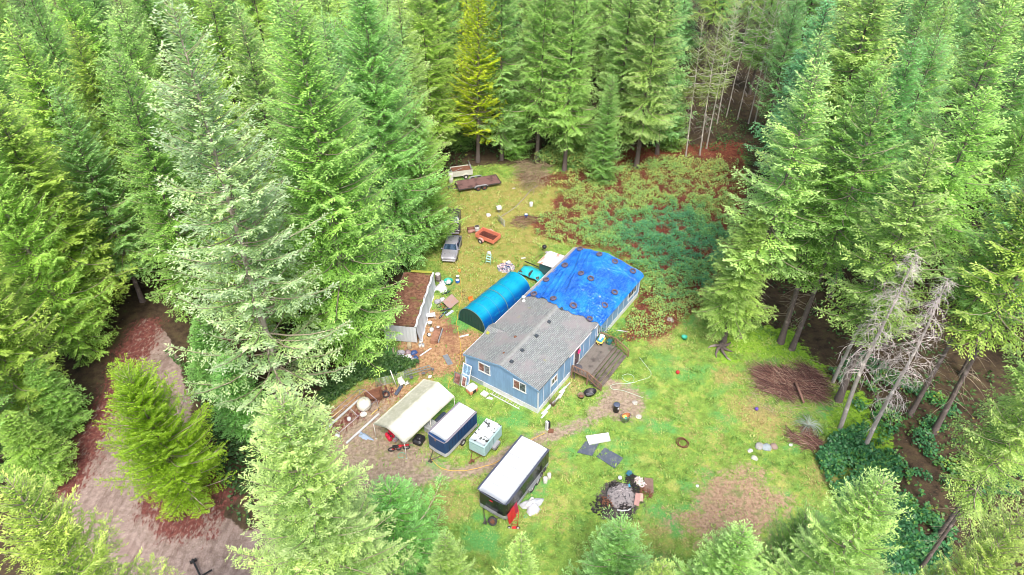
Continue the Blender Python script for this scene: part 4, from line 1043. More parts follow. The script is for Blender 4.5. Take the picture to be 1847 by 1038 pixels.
# navy trailer
nv = box_trailer('enclosed_trailer', (-6.30, 38.93), 54.3, 1.98, 4.10, .42, 2.28, paint('navy panels', (.012, .045, .13), .5, dirt=.22, dirtcol=(.05, .09, .16), spec=.4), paint('grey lower panel', (.45, .46, .47), .5, dirt=.25),
                 paint('mauve roof trim', (.22, .2, .24), .5, dirt=.3), ROOFW, .42, 'navy blue enclosed trailer with a white roof hatch beside the cream canopy', mitre=.1, nose=.18, hitch=1.2)
m = MB()
for k in range(9): m.box((1.0, .3+k*.42, 1.55), (.012, .03, 1.4))
m.build('side_seam', paint('navy seam', (.006, .02, .07), .5), nv)
m = MB(); m.box((0, 0, .06), (.42, .42, .07), bev=.02); m.box((0, 0, .1), (.32, .32, .03), bev=.01); m.build('roof_hatch', ROOFW, nv, (-.05, 1.85, 2.37), (0, 0, .1))
wheel(nv, (1.05, 2.0, .32), .32, .18, math.pi/2); wheel(nv, (-1.05, 2.0, .32), .32, .18, math.pi/2)
m = MB(); m.box((0, 0, 0), (.14, .05, .3)); m.build('front_moulding', paint('rusty trim', (.25, .14, .12), .7, dirt=.5), nv, (0, -.3, 2.2))
# aqua trailer
AQ = paint('faded aqua panels', (.33, .50, .50), .6, dirt=.35, dirtcol=(.24, .33, .33))
def aqroof():
    g = NB('aqua trailer roof with dark patches'); p = g.coord(); n = g.noise(g.mapping(p, (1, 1, 0), loc=(3.1, .6, 0)), 1.9, 4, .6, dist=.3)
    c = g.mix(g.step(n, .575, .60), (.50, .55, .56), (.03, .032, .03)); return g.done(g.mix(g.math('MULTIPLY', g.step(g.noise(p, 5, 4), .5, .7), .25), c, (.35, .37, .35)), .7)
aq = empty('small_trailer', (-3.03, 38.62, 0), math.radians(58.5-90), label='small faded aqua trailer whose white roof has black patches', cat='trailer')
m = MB(); m.box((0, 1.42, 1.15), (1.66, 2.84, 1.32), bev=.10); m.build('body', AQ, aq)
m = MB(); m.slab(lambda a, b: ((a-.5)*1.5, .08+b*2.68, 1.835+.05*(1-(2*a-1)**2)), 8, 8, .03); m.build('roof', aqroof(), aq, recalc=False)
m = MB(); m.box((.842, 1.4, 1.2), (.02, .05, 1.1)); m.box((.842, .7, 1.2), (.02, .03, 1.1)); m.box((0, -.01, 1.62), (1.5, .02, .04)); m.build('panel_seam', paint('aqua seam', (.2, .3, .3), .6), aq)
m = MB(); m.box((.98, 1.55, .72), (.34, .9, .05), bev=.02); m.box((1.14, 1.55, .58), (.03, .9, .25)); m.box((.98, 1.12, .58), (.3, .03, .25)); m.build('mudguard', GREYP, aq)
wheel(aq, (.98, 1.55, .3), .3, .17, math.pi/2)
m = MB()
for sx in (-1, 1): m.tube([(sx*.5, .1, .46), (0, -.95, .42)], .035, 6)
m.tube([(0, -.85, .05), (0, -.85, .75)], .03, 8); m.box((0, -1.0, .4), (.16, .3, .1), bev=.02); m.box((.05, -.7, .3), (.35, .12, .3), bev=.03); m.box((0, 1.4, .44), (1.4, 2.7, .08)); m.build('hitch', RUST, aq)

# ---- cream canopy on poles
def canopy_mat():
    g = NB('cream canopy sheet'); p = g.coord(); n = g.noise(p, 1.1, 5, .65); s = g.n('ShaderNodeSeparateXYZ'); g.put(s.inputs[0], p)
    c = g.mix(g.step(n, .45, .7), (.54, .53, .45), (.42, .42, .33))
    alg_shade = g.math('MULTIPLY', g.step(s.outputs[0], .1, -.3), .55)      # algae film plus the left slope's shade, painted into the colour
    c = g.mix(g.math('MULTIPLY', alg_shade, g.step(g.noise(p, 3, 5, .7), .2, .6)), c, (.27, .28, .20))
    g.bump(g.noise(g.mapping(p, (1, .6, 1)), 2.2, 3), .3, .04); return g.done(c, .55)
cpA = math.radians(54.0-90); cpy = empty('canopy', (-10.55, 39.5, 0), cpA, label='cream gable canopy on white poles sheltering a motorbike', cat='canopy')
CWd, CLn = 3.62, 6.62
def canfn(a, b):
    x = (a-.5)*CWd; z = 2.72-.72*abs(2*a-1)+.0; z -= .03*math.sin(b*math.pi*3)**2*(1-abs(4*a-2)%1); return (x*1.02, b*CLn, z)
m = MB(); m.slab(canfn, 12, 24, .015); m.build('cover', canopy_mat(), cpy, recalc=False)
WPOLE = paint('white steel pole', (.68, .66, .62), .45, dirt=.25)
for yy in (.05, CLn/2, CLn-.05):
    for sx in (-1, 1):
        m = MB(); m.tube([(sx*CWd/2, yy, 0), (sx*CWd/2, yy, 2.0)], .03, 8); m.box((sx*CWd/2, yy, .01), (.14, .14, .02)); m.build('pole', WPOLE, cpy)
m = MB()
for yy in (.05, CLn/2, CLn-.05): m.tube([(-CWd/2, yy, 1.96), (0, yy, 2.66), (CWd/2, yy, 1.96)], .025, 6)
for sx in (-1, 0, 1): m.tube([(sx*CWd/2, 0, 1.96 if sx else 2.66), (sx*CWd/2, CLn, 1.96 if sx else 2.66)], .025, 6)
m.build('frame', WPOLE, cpy)
def cp_(x, y, z=0): return Matrix.LocRotScale(cpy.location, cpy.rotation_euler, None) @ Vector((x, y, z))

def two_wheeler(name, loc, rz, L, R, frame, label, cat, lean=.0, tyrew=.03, motor=False, tyrem=None):
    t = empty(name, loc, rz, label=label, cat=cat); t.rotation_euler = (lean, 0, rz)
    for sx, nm in ((-1, 'wheel'), (1, 'wheel')):
        h = empty(nm, (sx*L/2, 0, R)); h.parent = t; h.rotation_euler = (math.pi/2, 0, 0)
        m = MB(); m.lathe([(R-tyrew, -tyrew), (R, 0), (R-tyrew, tyrew), (R-tyrew*2, 0)], 24, closed=True); m.build('tyre', tyrem or RUBBER, h)
        m = MB()
        for k in range(10): m.tube([(0, 0, 0), ((R-tyrew)*math.cos(k*.628), (R-tyrew)*math.sin(k*.628), 0)], .006 if not motor else .012, 4)
        m.lathe([(.001, -.05), (.04, -.05), (.04, .05), (.001, .05)], 10); m.build('spokes', STEEL, h)
    f = .018 if not motor else .035; hz = R*2.1
    A, B, C_, D_, E_ = (-L/2, 0, R), (-L*.08, 0, R*.95), (-L*.16, 0, hz), (L*.28, 0, hz*1.05), (L/2, 0, R)
    m = MB(); m.tube([A, B, C_, A], f, 6); m.tube([B, D_], f, 6); m.tube([C_, D_], f, 6); m.tube([(L*.24, 0, hz*1.2), E_], f, 6); m.build('frame', frame, t)
    m = MB(); m.tube([(L*.2, -.28, hz*1.28), (L*.25, 0, hz*1.2), (L*.2, .28, hz*1.28)], .014, 6); m.build('handlebar', BLACK, t)
    m = MB(); m.box((-L*.18, 0, hz*1.08), (.26 if not motor else .6, .13 if not motor else .24, .06 if not motor else .1), bev=.02); m.build('saddle', BLACK, t)
    if motor:
        m = MB(); m.box((.1, 0, hz*1.0), (.42, .26, .22), bev=.08); m.box((L/2, 0, R*2.15), (.5, .14, .05), bev=.02); m.build('tank', RED, t)
        m = MB(); m.box((-.02, 0, R*1.1), (.42, .3, .38), bev=.08); m.tube([(-.0, .14, R*.8), (-L*.5, .16, R*1.1)], .05, 8); m.build('engine', DARKST, t)
    return t
two_wheeler('motorbike', cp_(.72, .3), math.radians(10), 1.3, .32, RED, 'red and black motorbike parked under the front end of the cream canopy', 'motorbike', .12, .06, True)
for k, (x, y, lb) in enumerate(((-1.1, .75, 'front left'), (-.72, .62, 'front right'), (-1.15, 1.2, 'back left'), (-.65, 1.1, 'back right'))):
    m = MB(); m.box((0, 0, .2), (.34, .26, .4), bev=.05); m.tube([(-.1, 0, .42), (-.1, 0, .48), (.08, 0, .48), (.08, 0, .42)], .02, 6)
    o = m.build('fuel_can', paint('red plastic', (.62, .02, .06), .4, dirt=.05), None, cp_(x, y), (0, 0, cpA+RT.uniform(-.4, .4))); o.scale = (1.1, 1.1, 1.25)
    m = MB(); m.lathe([(.05, 0), (.05, .07), (.03, .1), (0, .1)], 10); m.build('cap', BLACK, o, (.1, .06, .4)); tag(o, 'red fuel can under the left front of the cream canopy, %s of four' % lb, 'fuel can', 'red fuel cans under the canopy')
def engine_box(name, loc, rz, s, matb, mats, label, cat):
    t = empty(name, loc, rz, label=label, cat=cat)
    m = MB(); m.box((0, 0, s*.35), (s*.9, s*.6, s*.4), bev=.05); m.lathe([(0, 0), (s*.14, 0), (s*.14, s*.2), (0, s*.2)], 12, M=Matrix.Translation((s*.2, s*.1, s*.55))); m.build('engine', matb, t)
    m = MB()
    for a in (-1, 1):
        m.tube([(-s*.5, a*s*.33, 0), (-s*.5, a*s*.33, s*.75), (s*.5, a*s*.33, s*.75), (s*.5, a*s*.33, 0)], .018, 6)
    m.tube([(-s*.5, -s*.33, s*.75), (-s*.5, s*.33, s*.75)], .018, 6); m.build('frame', mats, t); return t
engine_box('generator', cp_(-.25, .9), 1.0, .6, GREYP, RED, 'grey engine with a red frame between the fuel cans and the motorbike', 'generator')
m = MB(); m.box((0, 0, .35), (.8, 1.1, .7), bev=.06); m.box((0, .1, .76), (.6, .7, .12), bev=.04)
tag(m.build('tool_chest', paint('pale aluminium chest', (.5, .53, .54), .4, .3, dirt=.2), None, cp_(1.45, 3.7), (0, 0, cpA)), 'pale metal chest half under the cream canopy beside the navy trailer', 'chest')
m = MB(); m.box((0, 0, .3), (.9, 1.0, .6), bev=.15); m.box((.1, 0, .7), (.4, .5, .2), bev=.08)
tag(m.build('covered_mower', BLACK, None, cp_(1.5, 2.0), (0, 0, cpA+.2)), 'black covered machine squeezed between the canopy and the navy trailer nose', 'machine')
m = MB(); m.box((0, 0, .3), (.5, 1.3, .6), bev=.1); tag(m.build('dark_crate', paint('slate plastic', (.04, .06, .1), .5), None, cp_(1.5, 5.0), (0, 0, cpA)), 'dark slate crate under the far end of the cream canopy', 'crate')
m = MB(); m.tube([(.3*math.cos(t), .28*math.sin(t), .03+.01*math.sin(5*t)) for t in np.arange(0, 5.2, .3)], .022, 6)
tag(m.build('green_hose', TEALP, None, at(724, 822), (0, 0, .5)), 'loop of green hose on the ground by the front pole of the cream canopy', 'hose')

# ---- turquoise hoop shelter
def hoop_mat():
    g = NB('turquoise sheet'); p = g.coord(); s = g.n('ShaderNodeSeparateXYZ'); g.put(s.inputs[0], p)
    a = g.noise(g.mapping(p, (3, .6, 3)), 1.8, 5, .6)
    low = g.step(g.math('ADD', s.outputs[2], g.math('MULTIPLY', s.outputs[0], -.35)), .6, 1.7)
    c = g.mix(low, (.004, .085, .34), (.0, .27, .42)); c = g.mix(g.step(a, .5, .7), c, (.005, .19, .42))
    g.bump(g.math('ADD', a, g.noise(p, 6, 3)), .35, .05); return g.done(c, .32, Specular_IOR_Level=.5)
hsA = math.radians(52.5-90); hs = empty('hoop_shelter', (-4.18, 55.35, 0), hsA, label='glossy turquoise hoop shelter with a dark green end left of the house', cat='shelter')
SWd, SLn = 3.5, 7.9
def arch(a, s=1.0):
    t = a*math.pi; x = -math.cos(t)*SWd/2*s; z = 2.25*s*math.sin(t)**.72; return x, z
def hoopfn(a, b):
    x, z = arch(a); k = 1+.012*math.cos(b*SLn*math.pi*2/1.6); return (x*k, b*SLn, max(.0, z*k))
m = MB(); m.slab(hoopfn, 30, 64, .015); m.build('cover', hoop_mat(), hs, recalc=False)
for yy in (.03, SLn-.03):
    m = MB(); n = 26; m.add([(arch(k/n, .99)[0], yy+.02*math.sin(k*1.7), arch(k/n, .99)[1]) for k in range(n+1)]+[(arch(k/n, .99)[0], yy+.04, arch(k/n, .99)[1]) for k in range(n+1)],
        [tuple(range(n+1)), tuple(range(2*n+1, n, -1))]); 
    for k in range(7): m.box((-1.3+k*.43, yy-.02 if yy < 1 else yy+.05, .85), (.03, .03, 1.5))
    m.build('end_panel', DKGREEN, hs)
m = MB(); m.tube([(arch(k/26, 1.01)[0], -.02, arch(k/26, 1.01)[1]) for k in range(27)], .035, 6); m.tube([(arch(k/26, 1.01)[0], SLn*.5, arch(k/26, 1.01)[1]) for k in range(27)], .025, 6)

for yy in np.arange(1.3, SLn-.5, 1.3):
    m.tube([(arch(k/26, 1.006)[0], yy, arch(k/26, 1.006)[1]) for k in range(27)], .012, 5)
m.build('hoop_edge', paint('grey green piping', (.12, .22, .22), .6), hs)
m = MB()
for sx in (-1, 1): m.slab(lambda a, b, sx=sx: (sx*(SWd/2+.02+.1*a), b*SLn, .42*(1-a)+.02), 2, 20, .02)
m.build('ground_skirt', DKGREEN, hs, recalc=False)

# ---- white shed with needle-covered roof
def debris_roof():
    g = NB('needle covered roof'); p = g.coord(); n = g.noise(p, 3.2, 6, .7); b = g.noise(p, .8, 4)
    c = g.ramp(n, [(.3, (.06, .028, .018)), (.48, (.17, .075, .045)), (.62, (.26, .13, .08)), (.75, (.40, .27, .20))])
    c = g.mix(g.step(b, .52, .64), c, (.14, .15, .035)); g.bump(n, .9, .05); return g.done(c, .95)
SHW = paint('milky sheeting', (.52, .55, .57), .5, dirt=.2, dirtcol=(.4, .44, .4), scale=1.5)
shA = math.radians(83.5-90); sh = empty('shed', (-9.62, 52.9, 0), shA, label='long low shed with white sheeting sides and a roof buried in brown needles', cat='shed')
SL_, SW_ = 8.9, 3.3
m = MB()
def sroof(a, b): return (-SW_*(1-a)-.05, b*SL_, 2.22-.25*(1-a)+.05*math.sin(b*9)*math.sin(a*5))
m.slab(sroof, 14, 26, .12); m.build('roof', debris_roof(), sh, recalc=False)
m = MB()
def swall(a, b):  # right side, sheeting draped outwards at the foot
    y = b*SL_; z = 2.2*(1-a); x = .02+.42*a*a*(1-.75*b)+.05*math.sin(b*40)*a; return (x, y, z)
m.slab(swall, 8, 60, .03)
m.build('side_wall', SHW, sh, recalc=False)
m = MB(); m.grid(lambda a, b: (-SW_*a, -.03+.012*math.sin(a*60), 2.0*b+.15), 60, 4); m.grid(lambda a, b: (-SW_*(1-a), .01, 2.0*b+.15), 4, 4)
m.box((-SW_/2, .02, .12), (SW_, .06, .1)); m.build('end_wall', SHW, sh, recalc=False)
m = MB(); m.box((-SW_-.02, SL_/2, 1.0), (.06, SL_, 2.0)); m.box((-SW_/2, SL_, 1.0), (SW_, .06, 2.0)); m.build('back_wall', wood('shed boards', (.1, .08, .06), (.2, .17, .13), axis=2), sh)
m = MB(); m.slab(lambda a, b: (-.12+.2*a+.04*math.sin(b*33), -.1+b*(SL_+.1), 2.27-.06*a*a), 4, 60, .02); m.build('drip_edge', SHW, sh, recalc=False)
m = MB(); m.box((-1.3, SL_-.1, 2.33), (2.3, .35, .05)); m.build('moss_strip', MOSSM, sh)

# ---- bare metal canopy frame
fA = math.radians(54.8-90); fr = empty('pole_frame', (-15.85, 40.7, 0), fA, label='bare galvanised canopy frame without a cover, left of the cream canopy', cat='frame')
m = MB(); FW, FL, FZ, FP = 2.25, 4.65, 1.45, 1.95
for yy in (0, FL/2, FL):
    m.tube([(-FW/2, yy, FZ), (-FW*.12, yy, FP), (FW/2, yy, FZ)], .026, 6)
for x, z in ((-FW/2, FZ), (-FW*.12, FP), (FW/2, FZ)): m.tube([(x, 0, z), (x, FL, z)], .026, 6)
m.build('roof_frame', paint('dull purple steel', (.38, .36, .42), .4, .4, dirt=.2), fr)
for yy in (0, FL):
    for sx in (-1, 1):
        m = MB(); m.tube([(sx*FW/2, yy, 0), (sx*FW/2, yy, FZ)], .024, 6); m.build('pole', STEEL, fr)

# ---- orange utility trailer
PINKO = paint('faded orange paint', (.62, .20, .12), .6, dirt=.3, dirtcol=(.35, .12, .08))
uA = math.radians(-34.1); ut = empty('utility_trailer', (-4.45, 71.21, 0), uA, label='faded orange open utility trailer full of rusty scrap in the back yard', cat='trailer')
UL, UW = 2.66, 1.6
m = MB(); m.box((UL/2, UW/2, .44), (UL, UW, .06))
for yy in (.03, UW-.03): m.box((UL/2, yy, .68), (UL, .06, .48), bev=.015)
for xx in (.03, UL-.03): m.box((xx, UW/2, .68), (.06, UW-.13, .48), bev=.015)
m.tube([(0, 0, .93), (UL, 0, .93), (UL, UW, .93), (0, UW, .93)], .03, 6, closed=True, smooth=False); m.build('body', PINKO, ut)
n = 10
for yy in (-.28, UW+.28):
    m = MB(); m.slab(lambda a, b, yy=yy: (UL*.36-.42*math.cos(a*math.pi), yy-.15+.3*b, .40+.36*math.sin(a*math.pi)), n, 2, .03)
    m.build('mudguard', paint('faded pink paint', (.62, .30, .26), .6, dirt=.3), ut, recalc=False)
for yy in (-.28, UW+.28): wheel(ut, (UL*.36, yy, .3), .3, .18, 0)
m = MB()
for k in range(40): m.tube([(RT.uniform(.25, UL-.25), RT.uniform(.2, UW-.2), RT.uniform(.5, .62)), (RT.uniform(.25, UL-.25), RT.uniform(.2, UW-.2), RT.uniform(.52, .8))], .02, 4)
m.box((UL/2, UW/2, .50), (UL-.2, UW-.2, .05)); tag(m.build('scrap_load', paint('dark rusty scrap', (.12, .03, .02), .9), None, ut.location, (0, 0, uA)), 'dark rusty rods lying inside the faded orange trailer', 'scrap', kind='stuff')
m = MB(); m.tube([(0, .3, .42), (-.75, UW/2, .40), (0, UW-.3, .42)], .035, 6); m.box((-.8, UW/2, .42), (.25, .12, .1)); m.build('hitch', RUST, ut)

# ---- flatbed trailer and grey box trailer
flA = math.radians(18.6); fb = empty('flatbed_trailer', (-7.05, 82.0, 0), flA, label='low rusty flatbed trailer with twin wheels at the far edge of the yard', cat='trailer')
BRW = wood('purple brown planks', (.10, .05, .045), (.23, .13, .12), axis=0)
m = MB()
for k in range(14): m.box((2.93, .08+k*.158, .57), (5.75, .148, .05))
m.build('bed', BRW, fb)
m = MB(); m.box((2.93, -.03, .52), (5.9, .07, .16)); m.box((2.93, 2.26, .52), (5.9, .07, .16)); m.box((-.02, 1.1, .52), (.07, 2.3, .16)); m.box((5.88, 1.1, .52), (.07, 2.3, .16))
m.tube([(0, .4, .45), (-1.1, 1.1, .42), (0, 1.8, .45)], .05, 6); m.box((-1.1, 1.1, .5), (.3, .3, .3), bev=.04); m.tube([(-.8, 1.1, 0), (-.8, 1.1, .8)], .035, 6); m.build('frame', DARKST, fb)
m = MB(); m.slab(lambda a, b: (3.05+.95*(a-.5)*2, -.32+.27*b, .50+.26*min(1, math.sin(a*math.pi)*2.2)), 14, 2, .03); m.build('mudguard', GREYP, fb, recalc=False)
m = MB(); m.slab(lambda a, b: (3.05+.95*(a-.5)*2, 2.30+.27*b, .50+.26*min(1, math.sin(a*math.pi)*2.2)), 14, 2, .03)
m.build('mudguard', GREYP, fb, recalc=False)
for xx in (2.63, 3.48):
    for yy in (-.18, 2.44): wheel(fb, (xx, yy, .32), .33, .2, 0, math.pi/2, RUST)
gA = math.radians(15.6); gb = empty('box_trailer', (-8.15, 85.45, 0), gA, label='small grey open box trailer parked behind the flatbed trailer', cat='trailer')
GBM = paint('grey weathered ply', (.50, .50, .42), .7, dirt=.35, dirtcol=(.3, .3, .22))
m = MB(); 
for yy in (.03, 1.5): m.box((1.4, yy, .85), (2.9, .05, .8))
for xx in (-.02, 2.83): m.box((xx, .76, .85), (.05, 1.5, .8))
m.box((1.4, .76, .5), (2.8, 1.45, .05)); m.build('body', GBM, gb)
m = MB(); m.box((1.4, .76, .9), (2.6, 1.3, .5)); m.build('load', RUST, gb)
m = MB(); m.slab(lambda a, b: (1.85-.4*math.cos(a*math.pi), -.25+.26*b, .4+.36*math.sin(a*math.pi)), 10, 2, .03); m.build('mudguard', GBM, gb, recalc=False)
wheel(gb, (1.85, -.14, .3), .3, .18, 0)
m = MB(); m.tube([(2.6, 0, 1.2), (2.6, 0, 1.9), (2.6, 1.4, 1.9), (2.6, 1.4, 1.2)], .04, 6); m.tube([(.1, .1, 1.2), (1.5, .2, 1.6)], .03, 6); m.build('rack', GREYP, gb)
drum('water_heater', tuple(Vector((-8.35, 85.0, .0))), .33, 1.5, OFFW, 'grubby white water heater standing at the left end of the grey box trailer', 'water heater', GREYP)

# ---- car and pickup under the boughs
def car(name, loc, rz, L, W, H, body, label, cat, low=.24):
    t = empty(name, loc, rz, label=label, cat=cat)
    # cross sections along x: (x, half width, sill z, belt z, roof z, roof half width)
    S_ = [(-L/2, W*.40, .45, .72, .72, W*.38), (-L/2+.12, W*.47, .28, .86, .86, W*.44), (-L*.30, W*.5, low, .95, .98, W*.46), (-L*.20, W*.5, low, 1.0, 1.02, W*.45),
          (-L*.08, W*.5, low, 1.02, H-.03, W*.38), (L*.08, W*.5, low, 1.02, H, W*.39), (L*.30, W*.5, low, 1.02, H-.04, W*.38), (L*.43, W*.49, low, 1.0, 1.08, W*.42), (L/2-.1, W*.47, .3, .95, .98, W*.40), (L/2, W*.42, .45, .80, .8, W*.38)]
    m = MB(); vs = []; n = 10
    for x, w_, s, b, r_, rw in S_:
        vs += [(x, -w_*.9, s), (x, -w_, s+.15), (x, -w_, b-.05), (x, -w_*.97, b), (x, -rw, r_-.03), (x, -rw*.8, r_), (x, rw*.8, r_), (x, rw, r_-.03), (x, w_*.97, b), (x, w_, b-.05), (x, w_, s+.15), (x, w_*.9, s)]
    k_ = 12; fs = []
    for i in range(len(S_)-1):
        for k in range(k_):
            fs.append((i*k_+k, i*k_+(k+1) % k_, (i+1)*k_+(k+1) % k_, (i+1)*k_+k))
    fs += [tuple(range(k_)), tuple((len(S_)-1)*k_+k for k in range(k_-1, -1, -1))]
    m.add(vs, fs, smooth=True); m.build('body', body, t)
    def glass(nm, P4, off):
        m = MB(); P4 = [Vector(p)+Vector(off) for p in P4]; q = [p-Vector(off)*2 for p in P4]
        m.add(P4+q, [(0, 1, 2, 3), (7, 6, 5, 4), (0, 4, 5, 1), (1, 5, 6, 2), (2, 6, 7, 3), (3, 7, 4, 0)]); m.build(nm, CARGL, t)
    glass('windscreen', [(-L*.195, -W*.42, 1.03), (-L*.195, W*.42, 1.03), (-L*.09, W*.36, H-.06), (-L*.09, -W*.36, H-.06)], (-.012, 0, .012))
    glass('rear_window', [(L*.425, -W*.38, 1.10), (L*.425, W*.38, 1.10), (L*.315, W*.34, H-.07), (L*.315, -W*.34, H-.07)], (.012, 0, .012))
    for s in (-1, 1):
        glass('side_window', [(-L*.15, s*W*.485, 1.05), (L*.36, s*W*.485, 1.05), (L*.28, s*W*.39, H-.1), (-L*.06, s*W*.39, H-.1)], (0, s*.012, .008))
        m = MB(); m.box((-L*.16, s*(W/2+.1), 1.02), (.12, .2, .14), bev=.03); m.build('mirror', body, t)
        m = MB(); m.box((-L/2+.12, s*W*.36, .72), (.16, .34, .14), bev=.04); m.build('headlight', glassy('lamp glass', (.4, .4, .4)), t)
        for xx in (-L*.31, L*.30): wheel(t, (xx, s*(W/2-.1), .33), .34, .2, 0, math.pi/2, STEEL)
    m = MB(); m.box((-L/2-.0, 0, .45), (.12, W*.82, .2), bev=.05); m.build('bumper', paint('silver bumper', (.42, .41, .44), .4, dirt=.2), t)
    return t
SILV = paint('silver lilac car paint', (.36, .35, .40), .28, .4, dirt=.15, spec=.6)
cr_ = car('parked_car', (-7.15, 68.6, 0), math.radians(84), 4.6, 1.85, 1.55, SILV, 'silver car half hidden under the fir boughs left of the orange trailer', 'car')
car('pickup_truck', (-7.3, 74.3, 0), math.radians(92), 4.7, 1.8, 1.6, paint('dark oxidised paint', (.04, .035, .05), .35, .2, dirt=.3, dirtcol=(.2, .08, .05)), 'dark vehicle with a rusty hood under the firs behind the silver car', 'car')
# ------------------------------------------------------------------ small things lying about
def cr(ox, oy, sc): return lambda x, y, z=0.0: at(ox+x/sc, oy+y/sc, z)
A = cr(680, 470, 5.19); B = cr(560, 640, 3.052); G = cr(820, 600, 6.105); K = cr(880, 420, 9.439); Y_ = cr(780, 270, 5.767); Fm = cr(560, 640, 5.767); BP = cr(1050, 840, 9.433); D_ = cr(1000, 580, 4.717)
def put(m, name, mat, loc, label, cat, rot=None, group=None):
    if isinstance(rot, (int, float)): rot = (0, 0, rot)
    return tag(m.build(name, mat, None, loc, rot), label, cat, group)
def bag(name, loc, s, mat, label, cat, seed, group=None):
    r = np.random.default_rng(seed); ph = r.uniform(0, 6, 8); m = MB()
    def fn(a, b):
        t = a*6.2832; p = b*math.pi/2
        k = 1+.10*math.sin(3*t+ph[0]+b*3)+.07*math.sin(7*t+ph[1])+.05*math.sin(13*t+5*b+ph[2])
        return (s*k*math.cos(t)*math.sin(p), s*.8*k*math.sin(t)*math.sin(p), .004+s*.8*math.cos(p)*(1+.12*math.sin(4*t+ph[3])*math.sin(p)))
    m.grid(fn, 26, 10); m.add([fn(k/26, 1) for k in range(26)], [tuple(range(25, -1, -1))])
    m.add([(0, 0, s*.75), (.06, .02, s*1.0), (-.05, .04, s*1.02)], [(0, 1, 2)])
    return tag(m.build(name, mat, None, loc, (0, 0, r.uniform(0, 6))), label, cat, group)
WB = paint('white bag plastic', (.56, .56, .57), .35, dirt=.15, streak=False)
GB_ = paint('grey bag plastic', (.30, .30, .33), .4, dirt=.3, streak=False); DB = paint('dark blue bag plastic', (.03, .07, .2), .4, dirt=.1, streak=False)
BRN = wood('brown cabinet wood', (.20, .09, .05), (.38, .20, .13), axis=1)

# -- beside the shed
drum('steel_barrel', A(572, 188), .34, .95, paint('dented steel', (.30, .26, .26), .45, .5, dirt=.5, dirtcol=(.15, .08, .06)), 'rusty steel barrel standing at the far corner of the shed', 'barrel', OFFW)
drum('green_tub', A(670, 212), .48, .38, TEALP, 'wide teal green tub heaped with pale junk in front of the silver car', 'tub', hollow=True)
bag('plastic_sack', A(670, 205, .25), .36, WB, 'pale crumpled sack heaped in the teal green tub', 'sack', 3)
drum('white_bucket', A(757, 172), .2, .4, WHITE, 'white bucket just right of the teal green tub, farther one', 'bucket', hollow=True)
drum('blue_bucket', A(755, 205), .24, .36, BLUEP, 'dark blue bucket with white inside, just right of the teal green tub', 'bucket', WHITE)
crumple('plastic_sheet', A(605, 248), 1.15, .62, .32, WB, 'heap of torn white plastic sheet between the shed and the teal tub', 'plastic sheet', 9, rough=.9)
two_wheeler('childs_bike', A(640, 300), .6, .7, .22, TEALP, "green child's bike lying with white wheels below the torn white plastic", 'bicycle', 1.0)
m = MB(); m.box((0, 0, 0), (1.35, 1.15, .04)); m.box((0, 0, -.06), (1.25, .06, .08)); m.box((0, .4, -.06), (1.25, .06, .08))
put(m, 'plywood_board', paint('rusty brown ply', (.27, .19, .17), .7, dirt=.5, dirtcol=(.3, .15, .08)), A(690, 385, .45), 'grey brown board propped on the junk above the bicycles', 'board', (.5, -.25, .75))
bag('grey_sack', A(570, 390), .42, GB_, 'grey sack by the shed wall above the bicycles', 'sack', 5)
bag('white_sack', A(610, 372), .36, WB, 'white sack touching the grey brown board above the bicycles', 'sack', 6)
two_wheeler('bicycle', A(618, 520), math.radians(52), .95, .27, paint('sky blue frame', (.12, .45, .62), .35), "sky blue child's bicycle standing at the front of the bicycle heap", 'bicycle', .35)
two_wheeler('bicycle', A(600, 458), math.radians(150), .9, .26, RED, "red child's bicycle tipped over in the middle of the bicycle heap", 'bicycle', .9)
two_wheeler('bicycle', A(645, 465), math.radians(20), .9, .25, BLUEP, "dark blue child's bicycle at the back of the heap by the board", 'bicycle', .7)
m = MB(); m.box((0, 0, .09), (.25, 1.05, .18), bev=.04); m.box((0, .25, .2), (.2, .3, .08), bev=.02)
put(m, 'cool_box', paint('pale lilac plastic', (.5, .55, .68), .4), A(680, 500), 'long pale lilac plastic box lying right of the sky blue bicycle', 'box', -.75)
t = empty('white_table', A(506, 540), .2, label='small white plastic table on its legs against the shed wall', cat='table')
m = MB(); m.box((0, 0, .45), (.95, .62, .05), bev=.015); m.build('table_top', WHITE, t)
for sx in (-.4, .4):
    for sy in (-.24, .24): m = MB(); m.box((sx, sy, .215), (.06, .06, .43)); m.build('leg', WHITE, t)
drum('white_bucket', A(498, 608), .24, .42, OFFW, 'open white bucket between the white table and the brown cabinet', 'bucket', hollow=True)
drum('white_bucket', A(513, 660), .22, .3, WHITE, 'lidded white bucket touching the top end of the brown cabinet', 'bucket', WHITE)
t = empty('wooden_cabinet', A(556, 715), math.radians(-8), label='reddish brown wooden cabinet lying on the dirt right of the shed', cat='cabinet')
m = MB(); m.box((0, 0, .22), (.72, 2.2, .44), bev=.015); m.build('case', BRN, t)
for yy in (-.75, 0, .75):
    m = MB(); m.box((.02, yy, .455), (.56, .62, .03), bev=.01); m.build('drawer_front', BRN, t)
m = MB(); m.box((.42, .1, .12), (.1, 2.0, .24)); m.build('plinth', GREYP, t)
drum('white_bowl', A(572, 632, .47), .15, .14, WHITE, 'white bowl standing on the top end of the brown cabinet', 'bowl', hollow=True)
drum('black_bucket', A(482, 695), .2, .3, BLACK, 'tipped black and white bucket by the shed left of the brown cabinet', 'bucket', WHITE, tilt=(.9, 0, .5))
for k, (x, y, lb) in enumerate(((408, 768, 'farther'), (404, 800, 'left'), (432, 800, 'right'))):
    drum('white_jug', A(x, y+8), .15, .36, OFFW, 'grubby white jug at the near corner of the shed, %s of three' % lb, 'jug', GREYP)
